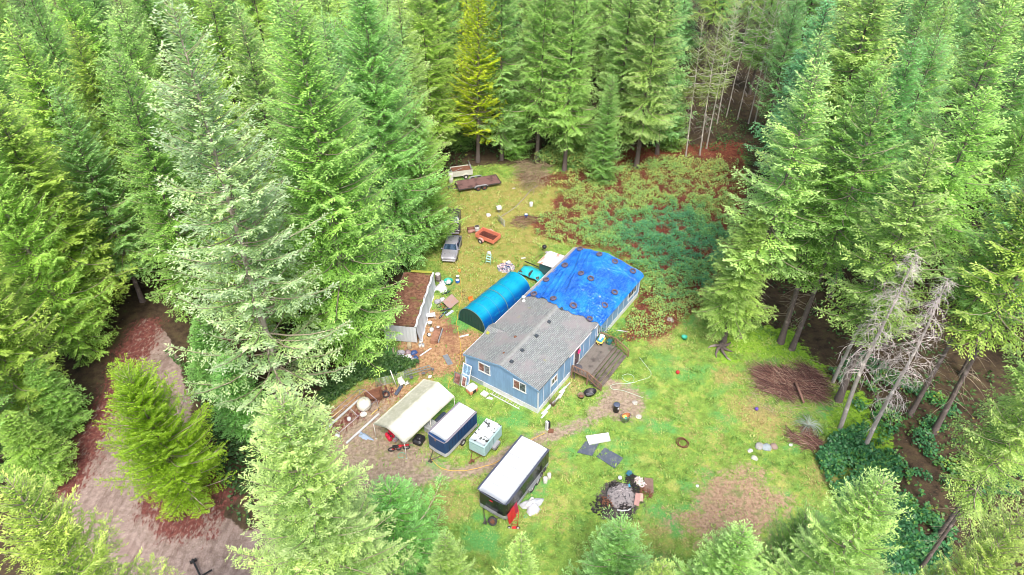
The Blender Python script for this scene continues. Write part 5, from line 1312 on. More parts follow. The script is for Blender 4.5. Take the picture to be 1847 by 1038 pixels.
m = MB(); m.box((0, 0, .25), (.4, .6, .5), bev=.04); put(m, 'wood_crate', wood('pale crate wood', (.3, .24, .14), (.45, .38, .24)), A(305, 815), 'pale wooden crate under the end wall of the shed', 'crate', .1)
for x, y, s, mt, lb in ((222, 868, .42, GB_, 'grey bag leftmost in the rubbish row below the shed'), (234, 905, .34, WB, 'small white bag below the leftmost grey bag in the rubbish row'), (297, 910, .42, WB, 'white bag in the middle of the rubbish row below the shed'),
                       (340, 945, .40, WB, 'white bag nearest the white pole, end of the rubbish row'), (345, 868, .36, DB, 'dark blue bag at the back of the rubbish row below the shed'), (362, 915, .32, DB, 'small dark blue bag beside the last white bag of the rubbish row'),
                       (290, 865, .38, paint('dirty mauve plastic', (.25, .18, .2), .5, dirt=.4), 'dirty mauve bag behind the middle white bag of the rubbish row')):
    bag('rubbish_bag', A(x, y), s, mt, lb, 'bag', int(x), 'rubbish bags below the shed')
m = MB(); m.box((0, 0, .04), (.14, 1.5, .05)); put(m, 'plank', WHITE, A(456, 860), 'short white plank lying on the dirt below the brown cabinet', 'plank', -.75)
m = MB(); m.box((0, 0, .75), (.10, .06, 1.5)); put(m, 'plank', GREYP, A(252, 930), 'grey plank leaning among the rubbish bags below the shed', 'plank', (.3, -.12, 0))
m = MB(); m.box((0, 0, .8), (.12, .05, 1.7)); put(m, 'plank', WHITE, A(92, 830), 'white plank leaning at the left end of the shed', 'plank', (.2, .2, 0))
for x, y, s in ((148, 860, .2), (162, 870, -.15)): m = MB(); m.box((0, 0, .35), (.08, .04, .75)); put(m, 'stake', paint('pale wood', (.5, .42, .34), .8), A(x, y), 'short pale stake of the crossed pair by the shed corner, leaning %s' % ('left' if s > 0 else 'right'), 'stake', (.1, s, 0), 'crossed stakes')
m = MB(); m.box((0, 0, 0), (.55, 1.35, .025)); 
for k in range(4): m.box((-.2+k*.13, 0, .02), (.02, 1.3, .015))
put(m, 'metal_grate', STEEL, A(662, 930, .1), 'grey wire panel lying on the dirt left of the house corner', 'panel', (.12, .1, math.radians(28)))
m = MB(); m.box((0, 0, .03), (1.0, .22, .02)); put(m, 'scrap_strip', WHITE, A(815, 708), 'white strip of sheet lying in front of the turquoise shelter', 'scrap', .35)
m = MB(); m.lathe([(.09, -.05), (.2, -.06), (.2, .06), (.09, .05)], 20, closed=True); put(m, 'hose_reel', ORANGE, A(768, 97, .07), 'orange ring reel on the yellow hose below the silver car', 'reel')
m = MB(); m.box((0, 0, .15), (.5, .35, .12), bev=.05); m.box((0, .15, .35), (.5, .06, .35), bev=.03)
for sx in (-.2, .2): m.box((sx, -.1, .05), (.06, .06, .1))
put(m, 'toy_chair', ORANGE, A(882, 378), 'small orange chair at the left side of the turquoise shelter', 'chair', .5)

# hoses, cables
def hose(name, pts, r, mat, label, z=.03, cat='hose'):
    P_ = [Vector(p) for p in pts]; out = []
    for i in range(len(P_)-1):
        p0, p1, p2, p3 = P_[max(i-1, 0)], P_[i], P_[i+1], P_[min(i+2, len(P_)-1)]
        for k in range(8):
            t = k/8; q = .5*((2*p1)+(-p0+p2)*t+(2*p0-5*p1+4*p2-p3)*t*t+(-p0+3*p1-3*p2+p3)*t**3); out.append((q.x, q.y, z+.008*math.sin(i*8+k)))
    m = MB(); m.tube(out, r, 5); tag(m.build(name, mat), label, cat)
YH = paint('yellow hose', (.62, .40, .08), .5, dirt=.1)
hose('garden_hose', [A(765, 30), A(768, 90), A(782, 200), A(790, 330), A(768, 440), A(752, 540), A(745, 600), A(772, 720), A(785, 850), A(775, 950), A(745, 1036), B(790, 120), B(765, 150), B(760, 190)], .028, YH, 'long yellow hose running from the silver car down past the house corner')
hose('garden_hose', [A(880, 800), A(820, 850), A(770, 880), A(745, 890)], .024, YH, 'short branch of yellow hose curling towards the house wall')
hose('garden_hose', [B(655, 560), B(700, 612), B(760, 638), B(860, 638), B(960, 615), B(1030, 590), B(1180, 490), B(1300, 428)], .028, YH, 'yellow hose snaking from the navy trailer hitch behind the black trailer')
GH = paint('pale hose', (.50, .62, .50), .5, dirt=.1)
hose('garden_hose', [D_(725, 310), D_(780, 380), D_(822, 440), D_(800, 480), D_(720, 505), D_(660, 525), D_(600, 505), D_(575, 470), D_(620, 450), D_(668, 465), D_(675, 505), D_(640, 530), D_(520, 535), D_(474, 555), D_(500, 580), D_(580, 590), D_(680, 625), D_(760, 655)], .022, GH, 'pale green hose looped on the lawn right of the deck steps')
hose('drain_pipe', [Y_(715, 700), Y_(850, 610), Y_(950, 510), Y_(1030, 420), Y_(1100, 370)], .05, paint('grey corrugated pipe', (.28, .25, .24), .7), 'grey pipe lying across the grass up to the dry brush heap', cat='pipe')

# -- around the bare frame and canopy
m = MB(); m.lathe([(0, 0), (.45, .0), (.62, .2), (.68, .55), (.58, .9), (.32, 1.12), (.15, 1.16), (.15, 1.24), (0, 1.25)], 24); put(m, 'water_tank', paint('cream tank', (.62, .60, .52), .45, dirt=.35, dirtcol=(.45, .40, .18), streak=False), Fm(560, 548), 'round cream plastic tank standing inside the bare metal frame', 'tank', (.15, .1, 0))
drum('white_bucket', Fm(404, 680), .17, .28, WHITE, 'small white bucket in the middle of the bare metal frame', 'bucket', WHITE)
drum('white_basin', Fm(553, 632), .3, .16, OFFW, 'shallow white basin just below the round cream tank', 'basin', hollow=True)
for a, b, lb in (((118, 822), (500, 480), 'longest white gutter lying diagonally inside the bare metal frame'), ((375, 930), (715, 622), 'white gutter lying between the bare frame and the cream canopy')):
    p, q = Fm(*a), Fm(*b); d = q-p; m = MB(); L = d.length
    for yy, zz in ((-.07, .06), (.07, .06)): m.box((L/2, yy, zz), (L, .02, .12))
    m.box((L/2, 0, .02), (L, .12, .02)); put(m, 'rain_gutter', WHITE, p+Vector((0, 0, .05)), lb, 'gutter', math.atan2(d.y, d.x))
for a, b, lb in (((228, 650), (335, 560), 'yellow stick lying inside the left half of the bare frame'), ((635, 628), (735, 540), 'yellow stick lying between the round tank and the cream canopy')):
    p, q = Fm(*a), Fm(*b); m = MB(); m.tube([p+Vector((0, 0, .05)), q+Vector((0, 0, .05))], .03, 6); tag(m.build('yellow_stick', YELP), lb, 'stick')
crumple('blue_cloth', Fm(565, 850), .28, .75, .18, paint('grey blue cloth', (.28, .36, .48), .8, dirt=.2, streak=False), 'grey blue cloth dropped beside the gutter left of the cream canopy', 'cloth', 14)
crumple('grey_tarp_bundle', Fm(75, 715), .8, .6, .5, paint('blue grey tarp', (.13, .18, .20), .6, dirt=.3, streak=False), 'blue grey tarp bundle in the weeds left of the bare frame', 'tarp', 15)
bag('white_sack', Fm(280, 845), .25, WB, 'small white sack at the near end of the bare frame', 'sack', 21)
t = empty('wheelbarrow', Fm(700, 440), .3, label='rusty brown tipping trough at the far end of the bare frame', cat='trough')
m = MB(); m.add([(-1.0, -.35, .15), (.2, -.55, .1), (.2, .55, .1), (-1.0, .35, .15), (-1.15, -.45, .5), (.45, -.7, .55), (.45, .7, .55), (-1.15, .45, .5)], [(0, 3, 2, 1), (0, 1, 5, 4), (1, 2, 6, 5), (2, 3, 7, 6), (3, 0, 4, 7)]); m.build('tray', RUST, t, recalc=False)
m = MB(); m.tube([(.2, -.4, .1), (1.0, -.4, .3)], .03, 6); m.tube([(.2, .4, .1), (1.0, .4, .3)], .03, 6); m.box((0, 0, .05), (.5, .5, .1)); m.build('frame', DARKST, t)
tag(tyre_bm(.36, .2, .23).build('tyre', RUBBER, None, Fm(785, 412, .15), (.35, .2, 0)), 'black tyre lying between the rusty trough and the leaning white pole', 'tyre')
def panel_fence(name, p, q, h, nb, mat, label, lean=0):
    d = q-p; L = d.length; t = empty(name, p, math.atan2(d.y, d.x), label=label, cat='fence panel'); t.rotation_euler = (lean, 0, math.atan2(d.y, d.x))
    m = MB(); m.tube([(0, 0, .03), (L, 0, .03), (L, 0, h), (0, 0, h)], .022, 6, closed=True); m.tube([(L/2, 0, 0), (L/2, 0, h)], .018, 6); m.build('frame', mat, t)
    m = MB()
    for k in range(1, nb): m.tube([(0, 0, h*k/nb), (L, 0, h*k/nb)], .013, 5)
    m.build('bars', mat, t)
panel_fence('fence_panel', Fm(682, 335), Fm(890, 285), 1.0, 7, STEEL, 'grey barred livestock panel standing left of the leaning white pole')
panel_fence('fence_panel', Fm(905, 280), Fm(1060, 215), 1.0, 7, STEEL, 'grey barred livestock panel standing right of the leaning white pole')
m = MB()
for yy in (-.18, .18): m.box((0, yy, .05), (2.6, .06, .08))
for k in range(9): m.box((-1.2+k*.3, 0, .05), (.04, .34, .03))
put(m, 'aluminium_ladder', STEEL, B(592, 88, .6), 'aluminium ladder resting on top of the right livestock panel', 'ladder', math.atan2(*(lambda v: (v.y, v.x))(B(655, 68)-B(530, 105))))
m = MB(); m.tube([(0, 0, 0), (-.42, .15, 2.1)], .05, 8); put(m, 'white_pole', WPOLE, B(476, 180), 'thick white pole leaning up beside the livestock panels', 'pole')
t = empty('plastic_chair', B(505, 172), .6, label='white plastic chair standing behind the cream canopy', cat='chair')
m = MB(); m.box((0, 0, .43), (.5, .5, .05), bev=.02); m.build('seat', OFFW, t)
m = MB(); m.box((-.02, .26, .70), (.5, .05, .55), bev=.02); m.build('backrest', OFFW, t)
for sx in (-.22, .22):
    for sy in (-.22, .22): m = MB(); m.box((sx, sy, .2), (.05, .05, .4)); m.build('leg', OFFW, t)
    m = MB(); m.box((sx, 0, .62), (.05, .5, .04)); m.build('armrest', OFFW, t)
m = MB(); m.box((0, 0, .12), (.34, 1.3, .22), bev=.08); m.box((0, .3, .25), (.26, .4, .1), bev=.04); put(m, 'folded_mattress', paint('slate fabric', (.06, .08, .13), .8, dirt=.3), B(486, 200), 'slate coloured rolled mat lying in front of the white plastic chair', 'mat', -.35)
engine_box('pressure_washer', B(530, 165), .5, .45, OFFW, GREYP, 'pale machine on a grey frame right of the white plastic chair', 'machine')
m = MB(); m.tube([(0, 0, .15), (1.5, .3, .35), (2.0, .4, .5)], .025, 6); m.box((2.1, .42, .5), (.3, .25, .25), bev=.06); m.box((1.2, .2, .3), (.35, .2, .18), bev=.04); m.box((0, 0, .1), (.3, .3, .05))
put(m, 'garden_trimmer', paint('dark machine grey', (.1, .1, .13), .5, dirt=.3), B(555, 130, .2), 'long-handled trimmer with a pale head behind the canopy ridge', 'trimmer', .15)
bag('white_sack', B(658, 122), .22, WB, 'small white sack just above the far peak of the cream canopy', 'sack', 25)

# -- house front
def leaning(name, p, q, h, mat, label, lean, cat, pane=GLASS, split=2, th=.05):
    d = q-p; L = d.length; t = empty(name, p, math.atan2(d.y, d.x), label=label, cat=cat); t.rotation_euler = (lean, 0, math.atan2(d.y, d.x))
    m = MB(); f = .09; m.box((L/2, 0, f/2), (L, th, f)); m.box((L/2, 0, h-f/2), (L, th, f))
    for x in (f/2, L-f/2): m.box((x, 0, h/2), (f, th, h-2*f))
    for k in range(1, split): m.box((L/2, 0, h*k/split), (L-2*f, th*.9, f))
    m.build('frame', mat, t)
    for k in range(split): m = MB(); m.box((L/2, 0, h*(k+.5)/split), (L-2*f-.01, .02, h/split-f-.01)); m.build('pane', pane, t)
PG = glassy('pale reflecting glass', (.16, .26, .38), .15)
leaning('storm_door', hp(-.75, 8.35), hp(-.75, 7.35), 2.25, WHITE, 'white storm door leaning against the left corner of the house', math.radians(-16), 'door', PG, 2)
leaning('window_sash', hp(-1.15, 8.9), hp(-1.15, 8.1), 1.3, STEEL, 'grey window sash with a painted red reflection leaning outside the white storm door', math.radians(-14), 'window', REDGL, 1)  # the red reflection is painted in as the pane's colour
leaning('window_sash', hp(-1.05, 8.05), hp(-1.05, 7.5), 1.15, WHITE, 'small white window sash leaning on the white storm door', math.radians(-14), 'window', REDGL, 1)
t = empty('dog_kennel', G(190, 650), .75, label='grubby cream dog kennel with an orange base at the left front corner of the house', cat='kennel')
m = MB(); m.box((0, 0, .22), (.95, .8, .4), bev=.08); m.build('base', paint('dull orange plastic', (.5, .2, .1), .5, dirt=.3), t)
m = MB(); m.box((0, 0, .58), (.98, .83, .40), bev=.14, taper=None); m.box((0, 0, .77), (.6, .5, .1), bev=.04); m.build('roof', OFFW, t)
m = MB(); m.box((-.0, -.41, .3), (.35, .04, .35), bev=.015); m.build('door', BLACK, t)
m = MB(); m.box((0, 0, .1), (.55, .62, .2), bev=.02); put(m, 'white_box', OFFW, G(330, 685), 'square cream box lid on the grass between the kennel and the ladder', 'box', .9)
m = MB(); m.prism([(-.3, -.12), (.28, -.16), (.34, .1), (-.1, .16)], .05); put(m, 'foam_scrap', WHITE, G(385, 725, .02), 'small white foam scrap beside the square cream box', 'scrap', -.3)
p, q = G(403, 660), G(730, 832); d = q-p; L = d.length; t = empty('ladder', p+Vector((0, 0, .06)), math.atan2(d.y, d.x), label='white ladder lying on the grass along the front of the house', cat='ladder')
for yy in (-.24, .24): m = MB(); m.box((L/2, yy, 0), (L, .05, .09)); m.build('rail', WHITE, t)
for k in range(11): m = MB(); m.tube([(.2+k*(L-.4)/10, -.24, 0), (.2+k*(L-.4)/10, .24, 0)], .022, 6); m.build('rung', WHITE, t)
for k in range(9):
    m = MB(); m.box((0, 0, .02+.012*k), (RT.uniform(.8, 1.5), RT.uniform(.1, .22), .02))
    put(m, 'skirting_piece', WHITE, hp(.3+k*.5, -.25-RT.uniform(0, .3), .02), 'broken white skirting piece lying along the right wall near the front corner', 'skirting piece', HA+RT.uniform(-.15, .15), 'broken skirting pieces')
t = empty('upright_box', at(988, 774), .6, label='upright black and white box on legs on the grass right of the house corner', cat='box')
m = MB(); m.box((.08, 0, .55), (.22, .3, .8), bev=.03); m.build('dark_case', BLACK, t); m = MB(); m.box((-.12, 0, .6), (.18, .32, .95), bev=.04); m.box((-.12, 0, .06), (.2, .34, .12)); m.build('white_case', WHITE, t)
m = MB(); m.prism([(-.25, -.2), (.25, -.25), (.3, .2), (-.15, .28)], .06); put(m, 'rusty_plate', RUST, at(993, 778), 'rusty brown plate lying beside the upright black and white box', 'plate')

# -- deck and lawn
t = empty('pet_carrier', hp(10.9, -.45, .83), HA+.1, label='pet carrier with a yellow rim and blue and white top on the deck', cat='pet carrier')
m = MB(); m.box((0, 0, .17), (1.0, .62, .34), bev=.06); m.build('base', BLACK, t)
m = MB(); m.box((0, 0, .36), (1.08, .70, .05), bev=.02); m.tube([(-.54, -.2, .36), (-.62, 0, .2), (-.54, .2, .36)], .03, 6); m.build('rim', YELP, t)
m = MB(); m.box((-.15, 0, .52), (.62, .52, .28), bev=.08); m.build('top', paint('blue roof plastic', (.04, .3, .5), .4), t)
m = MB(); m.box((.28, 0, .54), (.42, .5, .34), bev=.05); m.box((-.1, 0, .68), (.6, .22, .04), bev=.01); m.build('lid', WHITE, t)
m = MB(); m.box((0, 0, .2), (.6, .42, .38), bev=.05); m.box((0, 0, .42), (.64, .46, .06), bev=.02); put(m, 'cool_box', paint('green navy plastic', (.02, .12, .12), .4), hp(11.25, -1.25, .83), 'dark green cool box beside the pet carrier on the deck', 'cool box', HA)
m = MB(); m.lathe([(0, .0), (.42, 0), (.44, .02), (.42, .04), (0, .04)], 24); put(m, 'door_mat', paint('charcoal mat', (.08, .08, .1), .9), hp(6.55, -.35, .83), 'round charcoal mat on the deck outside the door', 'mat')
m = MB(); m.lathe([(0, .02), (.36, .02), (.46, .34), (.52, .38), (.5, .34), (.40, .06), (0, .05)], 28, sx=1.25, sy=.85)
o = put(m, 'oval_tub', BLACK, at(1064, 712), 'black oval tub at the foot of the deck railing', 'tub', HA-.5)
m = MB()
for k in range(7): m.box((-.3+k*.1, -.05, .09), (.03, .5, .03))
m.build('ribs', GREYP, o)
drum('clay_pot', at(1048, 716), .33, .26, paint('brown clay', (.2, .15, .1), .8, dirt=.4), 'low brown pot of soil left of the black oval tub', 'pot', hollow=True)
bag('soil_mound', at(1048, 716, .1), .24, RUST, 'orange brown plant rubbish heaped in the low brown pot', 'plant', 31)
t = empty('trash_can', at(1111, 742), 0, label='tall black lidded bin standing at the end of the dirt path', cat='bin')
m = MB(); m.lathe([(0, 0), (.24, 0), (.27, .05), (.27, .8), (.29, .82), (.29, .86), (0, .86)], 24); m.build('bin_body', BLACK, t)
m = MB(); m.lathe([(.31, .86), (.31, .92), (.22, .96), (0, .97)], 24); m.build('lid', paint('slate lid', (.07, .09, .14), .45), t)
m = MB(); m.box((.12, -.25, .62), (.13, .02, .2)); m.build('sticker', WHITE, t)
t = empty('stock_trough', at(1128, 758), .55, label='oval galvanised trough with rusty inside and coloured toys, on the bare path', cat='trough')
m = MB(); m.lathe([(0, 0), (.33, 0), (.37, .62), (.39, .64), (.37, .66), (.36, .64)], 28, sx=1.3, sy=.85, cap=False); m.build('shell', STEEL, t)
m = MB(); m.lathe([(0, .06), (.32, .06), (.355, .64)], 28, sx=1.3, sy=.85, cap=False); m.build('lining', paint('orange rust lining', (.4, .16, .07), .8, dirt=.4), t, recalc=False)
m = MB(); m.box((-.12, 0, .38), (.4, .3, .22), bev=.06); put(m, 'toy', YELP, at(1128, 756, .1), 'yellow toy inside the oval galvanised trough, right one', 'toy', .4)
m = MB(); m.box((-.0, -.05, .34), (.3, .3, .25), bev=.08); put(m, 'toy', TEALP, at(1127, 759, .1), 'teal toy inside the oval galvanised trough, nearer one', 'toy', .9)
def rock(px, py, s, label, seed, col=(.34, .33, .32), h=.6, group=None):
    r = np.random.default_rng(seed); b = bmesh.new(); bmesh.ops.create_icosphere(b, subdivisions=3, radius=s)
    ph = r.uniform(0, 6, 6); dirs = r.normal(0, 1, (9, 3)); dirs /= np.linalg.norm(dirs, axis=1)[:, None]; cut = r.uniform(.62, .95, 9)*s
    for v in b.verts:
        p = np.array(v.co)
        for dd, c in zip(dirs, cut):
            k = p@dd
            if k > c: p = p-dd*(k-c)*.85
        v.co = Vector(p); v.co.z = v.co.z*h
        if v.co.z < -s*.1: v.co.z = -s*.1
    me = bpy.data.meshes.new('rock'); b.to_mesh(me); b.free(); me.materials.append(paint('rock %d' % int(col[2]*100), col, .9, dirt=.4, dirtcol=(.16, .18, .08), streak=False, bump=.6))
    o = link('rock', me, None, at(px, py)+Vector((0, 0, s*.08))); tag(o, label, 'rock', group)
rock(1145, 727, .30, 'flat pale stone on the bare path, right of the black bin', 1, (.45, .42, .38), .3)
rock(1152, 752, .28, 'flat pale stone on the bare path, right of the oval trough', 2, (.5, .46, .42), .3)
rock(1130, 724, .22, 'flat brown stone on the bare path just beside the black bin', 3, (.36, .28, .22), .2)
rock(1370, 806, .42, 'left grey boulder of the cluster at the right edge of the lawn', 4)
rock(1382, 808, .45, 'blue grey boulder in the middle of the cluster at the right edge of the lawn', 5, (.28, .33, .36))
rock(1396, 806, .36, 'brown boulder at the right end of the cluster by the lawn edge', 6, (.28, .2, .17))
rock(1353, 814, .26, 'small pale stone left of the boulder cluster', 7, (.6, .58, .54)); rock(1361, 827, .30, 'small pale flat stone below the boulder cluster', 8, (.5, .5, .45), .35)
rock(1426, 803, .17, 'tiny white stone under the second brush pile', 9, (.6, .6, .6)); rock(1210, 578, .45, 'flat grey stone in the brambles off the far right corner of the house', 12, (.4, .36, .33), .4)
rock(1258, 877, .15, 'small white stone at the left edge of the bare soil patch', 13, (.65, .66, .66))
def bxy(pts, h, name, mat, label, cat, z=.0, lift=None):
    P_ = [at(x, y) for x, y in pts]; c = sum(P_, Vector())/len(P_); loc = [(p.x-c.x, p.y-c.y) for p in P_]
    if sum(loc[i-1][0]*loc[i][1]-loc[i][0]*loc[i-1][1] for i in range(len(loc))) < 0: loc.reverse()
    m = MB(); m.prism(loc, h); return put(m, name, mat, c+Vector((0, 0, z)), label, cat)
MATG = paint('slate rubber mat', (.075, .09, .125), .6, dirt=.3, dirtcol=(.2, .22, .2), streak=False)
bxy([(1056, 789), (1097, 783), (1101, 797), (1062, 804)], .14, 'white_door_slab', WHITE, 'long white slab lying on the grass above the dark mats', 'board', .06)
bxy([(1041, 817), (1056, 797), (1080, 801), (1068, 823)], .05, 'rubber_mat', MATG, 'dark rubber mat half under the long white slab', 'mat')
bxy([(1076, 824), (1091, 808), (1124, 827), (1109, 846)], .05, 'rubber_mat', MATG, 'dark rubber mat lying clear of the white slab, above the burn pile', 'mat')
for k, (dz, r_) in enumerate(((.08, .47), (.2, .49))):
    m = MB(); m.lathe([(r_-.05, -.06), (r_, -.07), (r_, .07), (r_-.05, .06)], 30, closed=True)
    put(m, 'iron_ring', RUST, at(1233-k*3, 800-k*2, dz), 'rusty iron ring on the lawn, %s of two stacked' % ('lower' if k == 0 else 'upper'), 'ring', (.06*k, .04, 0))
drum('garden_pot', at(1234, 611), .28, .28, TEALP, 'teal garden pot at the top edge of the lawn', 'pot', hollow=True)
def ball(px, py, r_, mat, label): m = MB(); m.lathe([(r_*math.sin(t*math.pi/8), r_-r_*math.cos(t*math.pi/8)) for t in range(9)], 14); put(m, 'ball', mat, at(px, py), label, 'ball')
ball(1222, 674, .19, RED, 'red ball on the lawn below the teal garden pot'); ball(1364, 740, .17, paint('purple plastic', (.12, .06, .35), .4), 'purple ball on the brown grass left of the brush pile')
m = MB(); m.tube([at(1010, 590)*0+Vector((-.6, 0, .03)), Vector((.6, .1, .03))], .03, 5); m.box((0, .03, .03), (.9, .12, .03)); put(m, 'white_pipe', WHITE, at(1122, 598), 'white pipe lying in the leaves behind the deck', 'pipe', -.25)
t = empty('side_table', at(938, 984), .5, label='small brown table frame at the bottom edge below the black trailer', cat='table')
m = MB(); m.box((0, 0, .5), (.9, .55, .05), bev=.01); m.build('table_top', RUST, t)
for sx in (-.4, .4):
    for sy in (-.22, .22): m = MB(); m.box((sx, sy, .24), (.05, .05, .48)); m.build('leg', DARKST, t)
m = MB(); m.box((0, 0, .15), (.34, .3, .3), bev=.05); m.tube([(.15, 0, .25), (.5, -.3, .05)], .02, 5); put(m, 'dark_bucket_box', paint('dark teal plastic', (.02, .06, .09), .4), at(606, 901), 'small dark box on the grass below the dirt yard', 'box', .3)
t = empty('barrier_bar', at(358, 1032), -.9, label='black bar barrier lying on the gravel at the bottom edge', cat='barrier')
m = MB(); m.box((0, 0, .3), (2.2, .14, .10), bev=.02); m.build('bar', BLACK, t); m = MB(); m.box((-1.0, 0, .15), (.12, .5, .3), bev=.02); m.box((.6, .35, .2), (.1, 1.0, .08)); m.build('foot', BLACK, t)

# -- back yard
def blob_heap(name, loc, n, R, mats, label, cat, seed):
    t = empty(name, loc, 0, label=label, cat=cat); r = np.random.default_rng(seed)
    for k, mt in enumerate(mats):
        m = MB()
        for i in range(n):
            a, q = r.uniform(0, 6.28), R*math.sqrt(r.random()); s = r.uniform(.05, .17)
            m.box((q*math.cos(a), q*math.sin(a), max(.04, (R-q)*.35*r.random()+s*.3)), (s*2, s*r.uniform(.6, 1.8), s*.6), R=Matrix.Rotation(r.uniform(0, 6), 3, Vector(r.normal(0, 1, 3)).normalized()), bev=.01)
        o = m.build('scraps', mt, t); o['kind'] = 'stuff'
blob_heap('rubbish_heap', K(310, 600), 60, .95, [WB, GB_, paint('pinkish rag', (.55, .38, .38), .8), DB], 'heap of white rubbish and rags behind the turquoise shelter', 'rubbish heap', 41)
bag('white_sack', K(350, 510), .3, WB, 'white sack on the far side of the rubbish heap', 'sack', 42)
crumple('yellow_bag', K(283, 497), .25, .22, .2, paint('pale orange bag', (.75, .5, .25), .5), 'pale orange bag at the top of the rubbish heap', 'bag', 43)
blob_heap('rubbish_heap', K(455, 755), 25, .45, [WB, GB_], 'small heap of white scraps at the far end of the turquoise shelter', 'rubbish heap', 44)
t = empty('stepladder', K(25, 500), math.radians(-20), label='aqua stepladder standing in the back yard with a white bag on top', cat='stepladder')
AQP = paint('aqua ladder paint', (.35, .62, .56), .5, dirt=.1)
m = MB()
for sx in (-1, 1): m.tube([(sx*.3, -.45, 0), (sx*.22, 0, 1.35)], .03, 6)
m.build('front_rails', AQP, t)
m = MB()
for sx in (-1, 1): m.tube([(sx*.28, .5, 0), (sx*.2, .02, 1.33)], .02, 6)
m.tube([(-.26, .35, .4), (.26, .35, .4)], .02, 5); m.build('rear_rails', AQP, t)
for k in range(4): m = MB(); m.box((0, -.45+.34*(k+1)*.27*1.2, .3*(k+1)), (.54-.04*k, .16, .04)); m.build('step', AQP, t)
bag('white_bag', t.location+Vector((0, 0, 1.32)), .26, WB, 'white bag draped over the top of the aqua stepladder', 'bag', 45)
TQ = paint('glossy turquoise sheet', (.01, .42, .50), .3, dirt=.3, dirtcol=(.2, .14, .18), scale=5, streak=False)
t = empty('covered_boat', K(740, 730), math.radians(-34), label='turquoise sheeted heap strewn with leaves between the shelter and the house', cat='covered heap')
m = MB(); m.slab(lambda a, b: ((a-.5)*3.0, (b-.5)*1.9*(1-.25*abs(a-.5)), .85*max(0, 1-(2*a-1)**4)**.5*(.55+.45*math.sin(b*math.pi))+.10*math.sin(a*17+b*9)*.4+.02), 26, 18, .02); m.build('cover', TQ, t, recalc=False)
m = MB(); m.box((0, 0, .3), (2.6, 1.5, .6), bev=.1); m.box((.25, -.55, .75), (.12, .7, .5)); m.build('load', DARKST, t)
m = MB(); m.tube([(-1.5, 1.0, .75), (1.5, .95, .75)], .06, 6); m.build('roll', BLACK, t)
r = np.random.default_rng(6); q = np.stack([r.normal(K(600, 700).x, .5, 160), r.normal(K(640, 700).y, .45, 160), r.uniform(.8, 1.0, 160)], -1)
t = empty('wheelie_bin', K(1025, 530), math.radians(20), label='black wheelie bin with a grey lid behind the house', cat='bin')
m = MB(); m.box((0, 0, .5), (.6, .62, .95), bev=.05, taper=None); m.build('bin_body', BLACK, t); m = MB(); m.box((0, 0, 1.02), (.68, .72, .08), bev=.03); m.build('lid', paint('slate grey lid', (.09, .12, .14), .5), t)
m = MB(); m.tube([(-.3, .3, .08), (.3, .3, .08)], .08, 10); m.build('wheels', RUBBER, t)
t = empty('tool_shed', hp(18.7, 10.0), HA, label='small dark shed with a white and rusty tin roof behind the house', cat='shed')
def tin():
    g = NB('rusty tin roof'); p = g.coord(); n = g.noise(g.mapping(p, (.5, 2.2, 1), rot=(0, 0, .1)), 1.3, 3); c = g.mix(g.step(n, .53, .60), (.62, .60, .62), (.50, .22, .15)); return g.done(c, .5)
m = MB(); m.slab(lambda a, b: ((a-.5)*2.7, (b-.5)*2.5, 2.05-.15*b+.02*math.sin(a*60)), 40, 4, .03); m.build('roof', tin(), t, recalc=False)
m = MB(); m.box((0, 0, .95), (2.35, 2.1, 1.9)); m.build('wall', paint('dark teal boards', (.03, .09, .10), .6, dirt=.3), t)
t = empty('grill', K(960, 330), .4, label='dark kettle grill standing left of the small tin-roofed shed', cat='grill')
m = MB(); m.lathe([(0, .55), (.2, .6), (.28, .75), (.28, .8), (.2, .95), (0, 1.0)], 20); m.build('kettle', BLACK, t)
m = MB()
for k in range(3): m.tube([(.1*math.cos(k*2.1), .1*math.sin(k*2.1), .6), (.32*math.cos(k*2.1), .32*math.sin(k*2.1), 0)], .015, 5)
m.build('legs', DARKST, t)
bag('dark_sack', K(1010, 345), .28, GB_, 'small grey sack beside the kettle grill', 'sack', 47)
hose('stick', [K(800, 440), K(880, 390), K(960, 350)], .03, paint('brown branch', (.2, .1, .06), .8), 'brown stick lying on the grass below the kettle grill', cat='stick')
for x, y, rz in ((385, 830, .2), (392, 855, .25)):
    pass
t1 = at(848, 417)
m = MB(); m.tube([(-.45, 0, .22), (.45, 0, .22)], .22, 14); put(m, 'rusty_barrel', RUST, Y_(400, 838), 'rusty barrel lying left of the orange trailer, farther of two', 'barrel', .25)
m = MB(); m.tube([(-.45, 0, .22), (.45, 0, .22)], .22, 14); put(m, 'rusty_barrel', paint('pinkish rust', (.33, .18, .15), .8, dirt=.4), Y_(405, 866), 'rusty barrel lying left of the orange trailer, nearer of two', 'barrel', .25)
drum('steel_keg', Y_(465, 850), .3, .75, paint('grey enamel', (.5, .5, .48), .5, dirt=.3), 'grey drum standing at the hitch end of the orange trailer', 'drum', DARKST)
t = empty('plastic_chair', at(900, 384), .3, label='white square tub on a post in the back yard, middle of the white things', cat='box')
t.name = 'post_box'
m = MB(); m.box((0, 0, .75), (.62, .5, .42), bev=.04); m.build('box', WHITE, t); m = MB(); m.box((0, 0, .27), (.08, .08, .54)); m.build('post', GREYP, t)
drum('white_barrel', at(958, 372), .24, .55, WHITE, 'white barrel standing upright at the end of the grey pipe', 'barrel', WHITE)
bag('white_bag', at(881, 389), .34, WB, 'round white bag in the back yard left of the white post box', 'bag', 51)
drum('blue_bucket', at(949, 392), .22, .45, BLUEP, 'blue bucket among the brambles in the back yard', 'bucket', WHITE)
panel_fence('wire_gate', at(898, 398), at(911, 410), .9, 9, STEEL, 'low curved wire gate in the back yard behind the orange trailer')
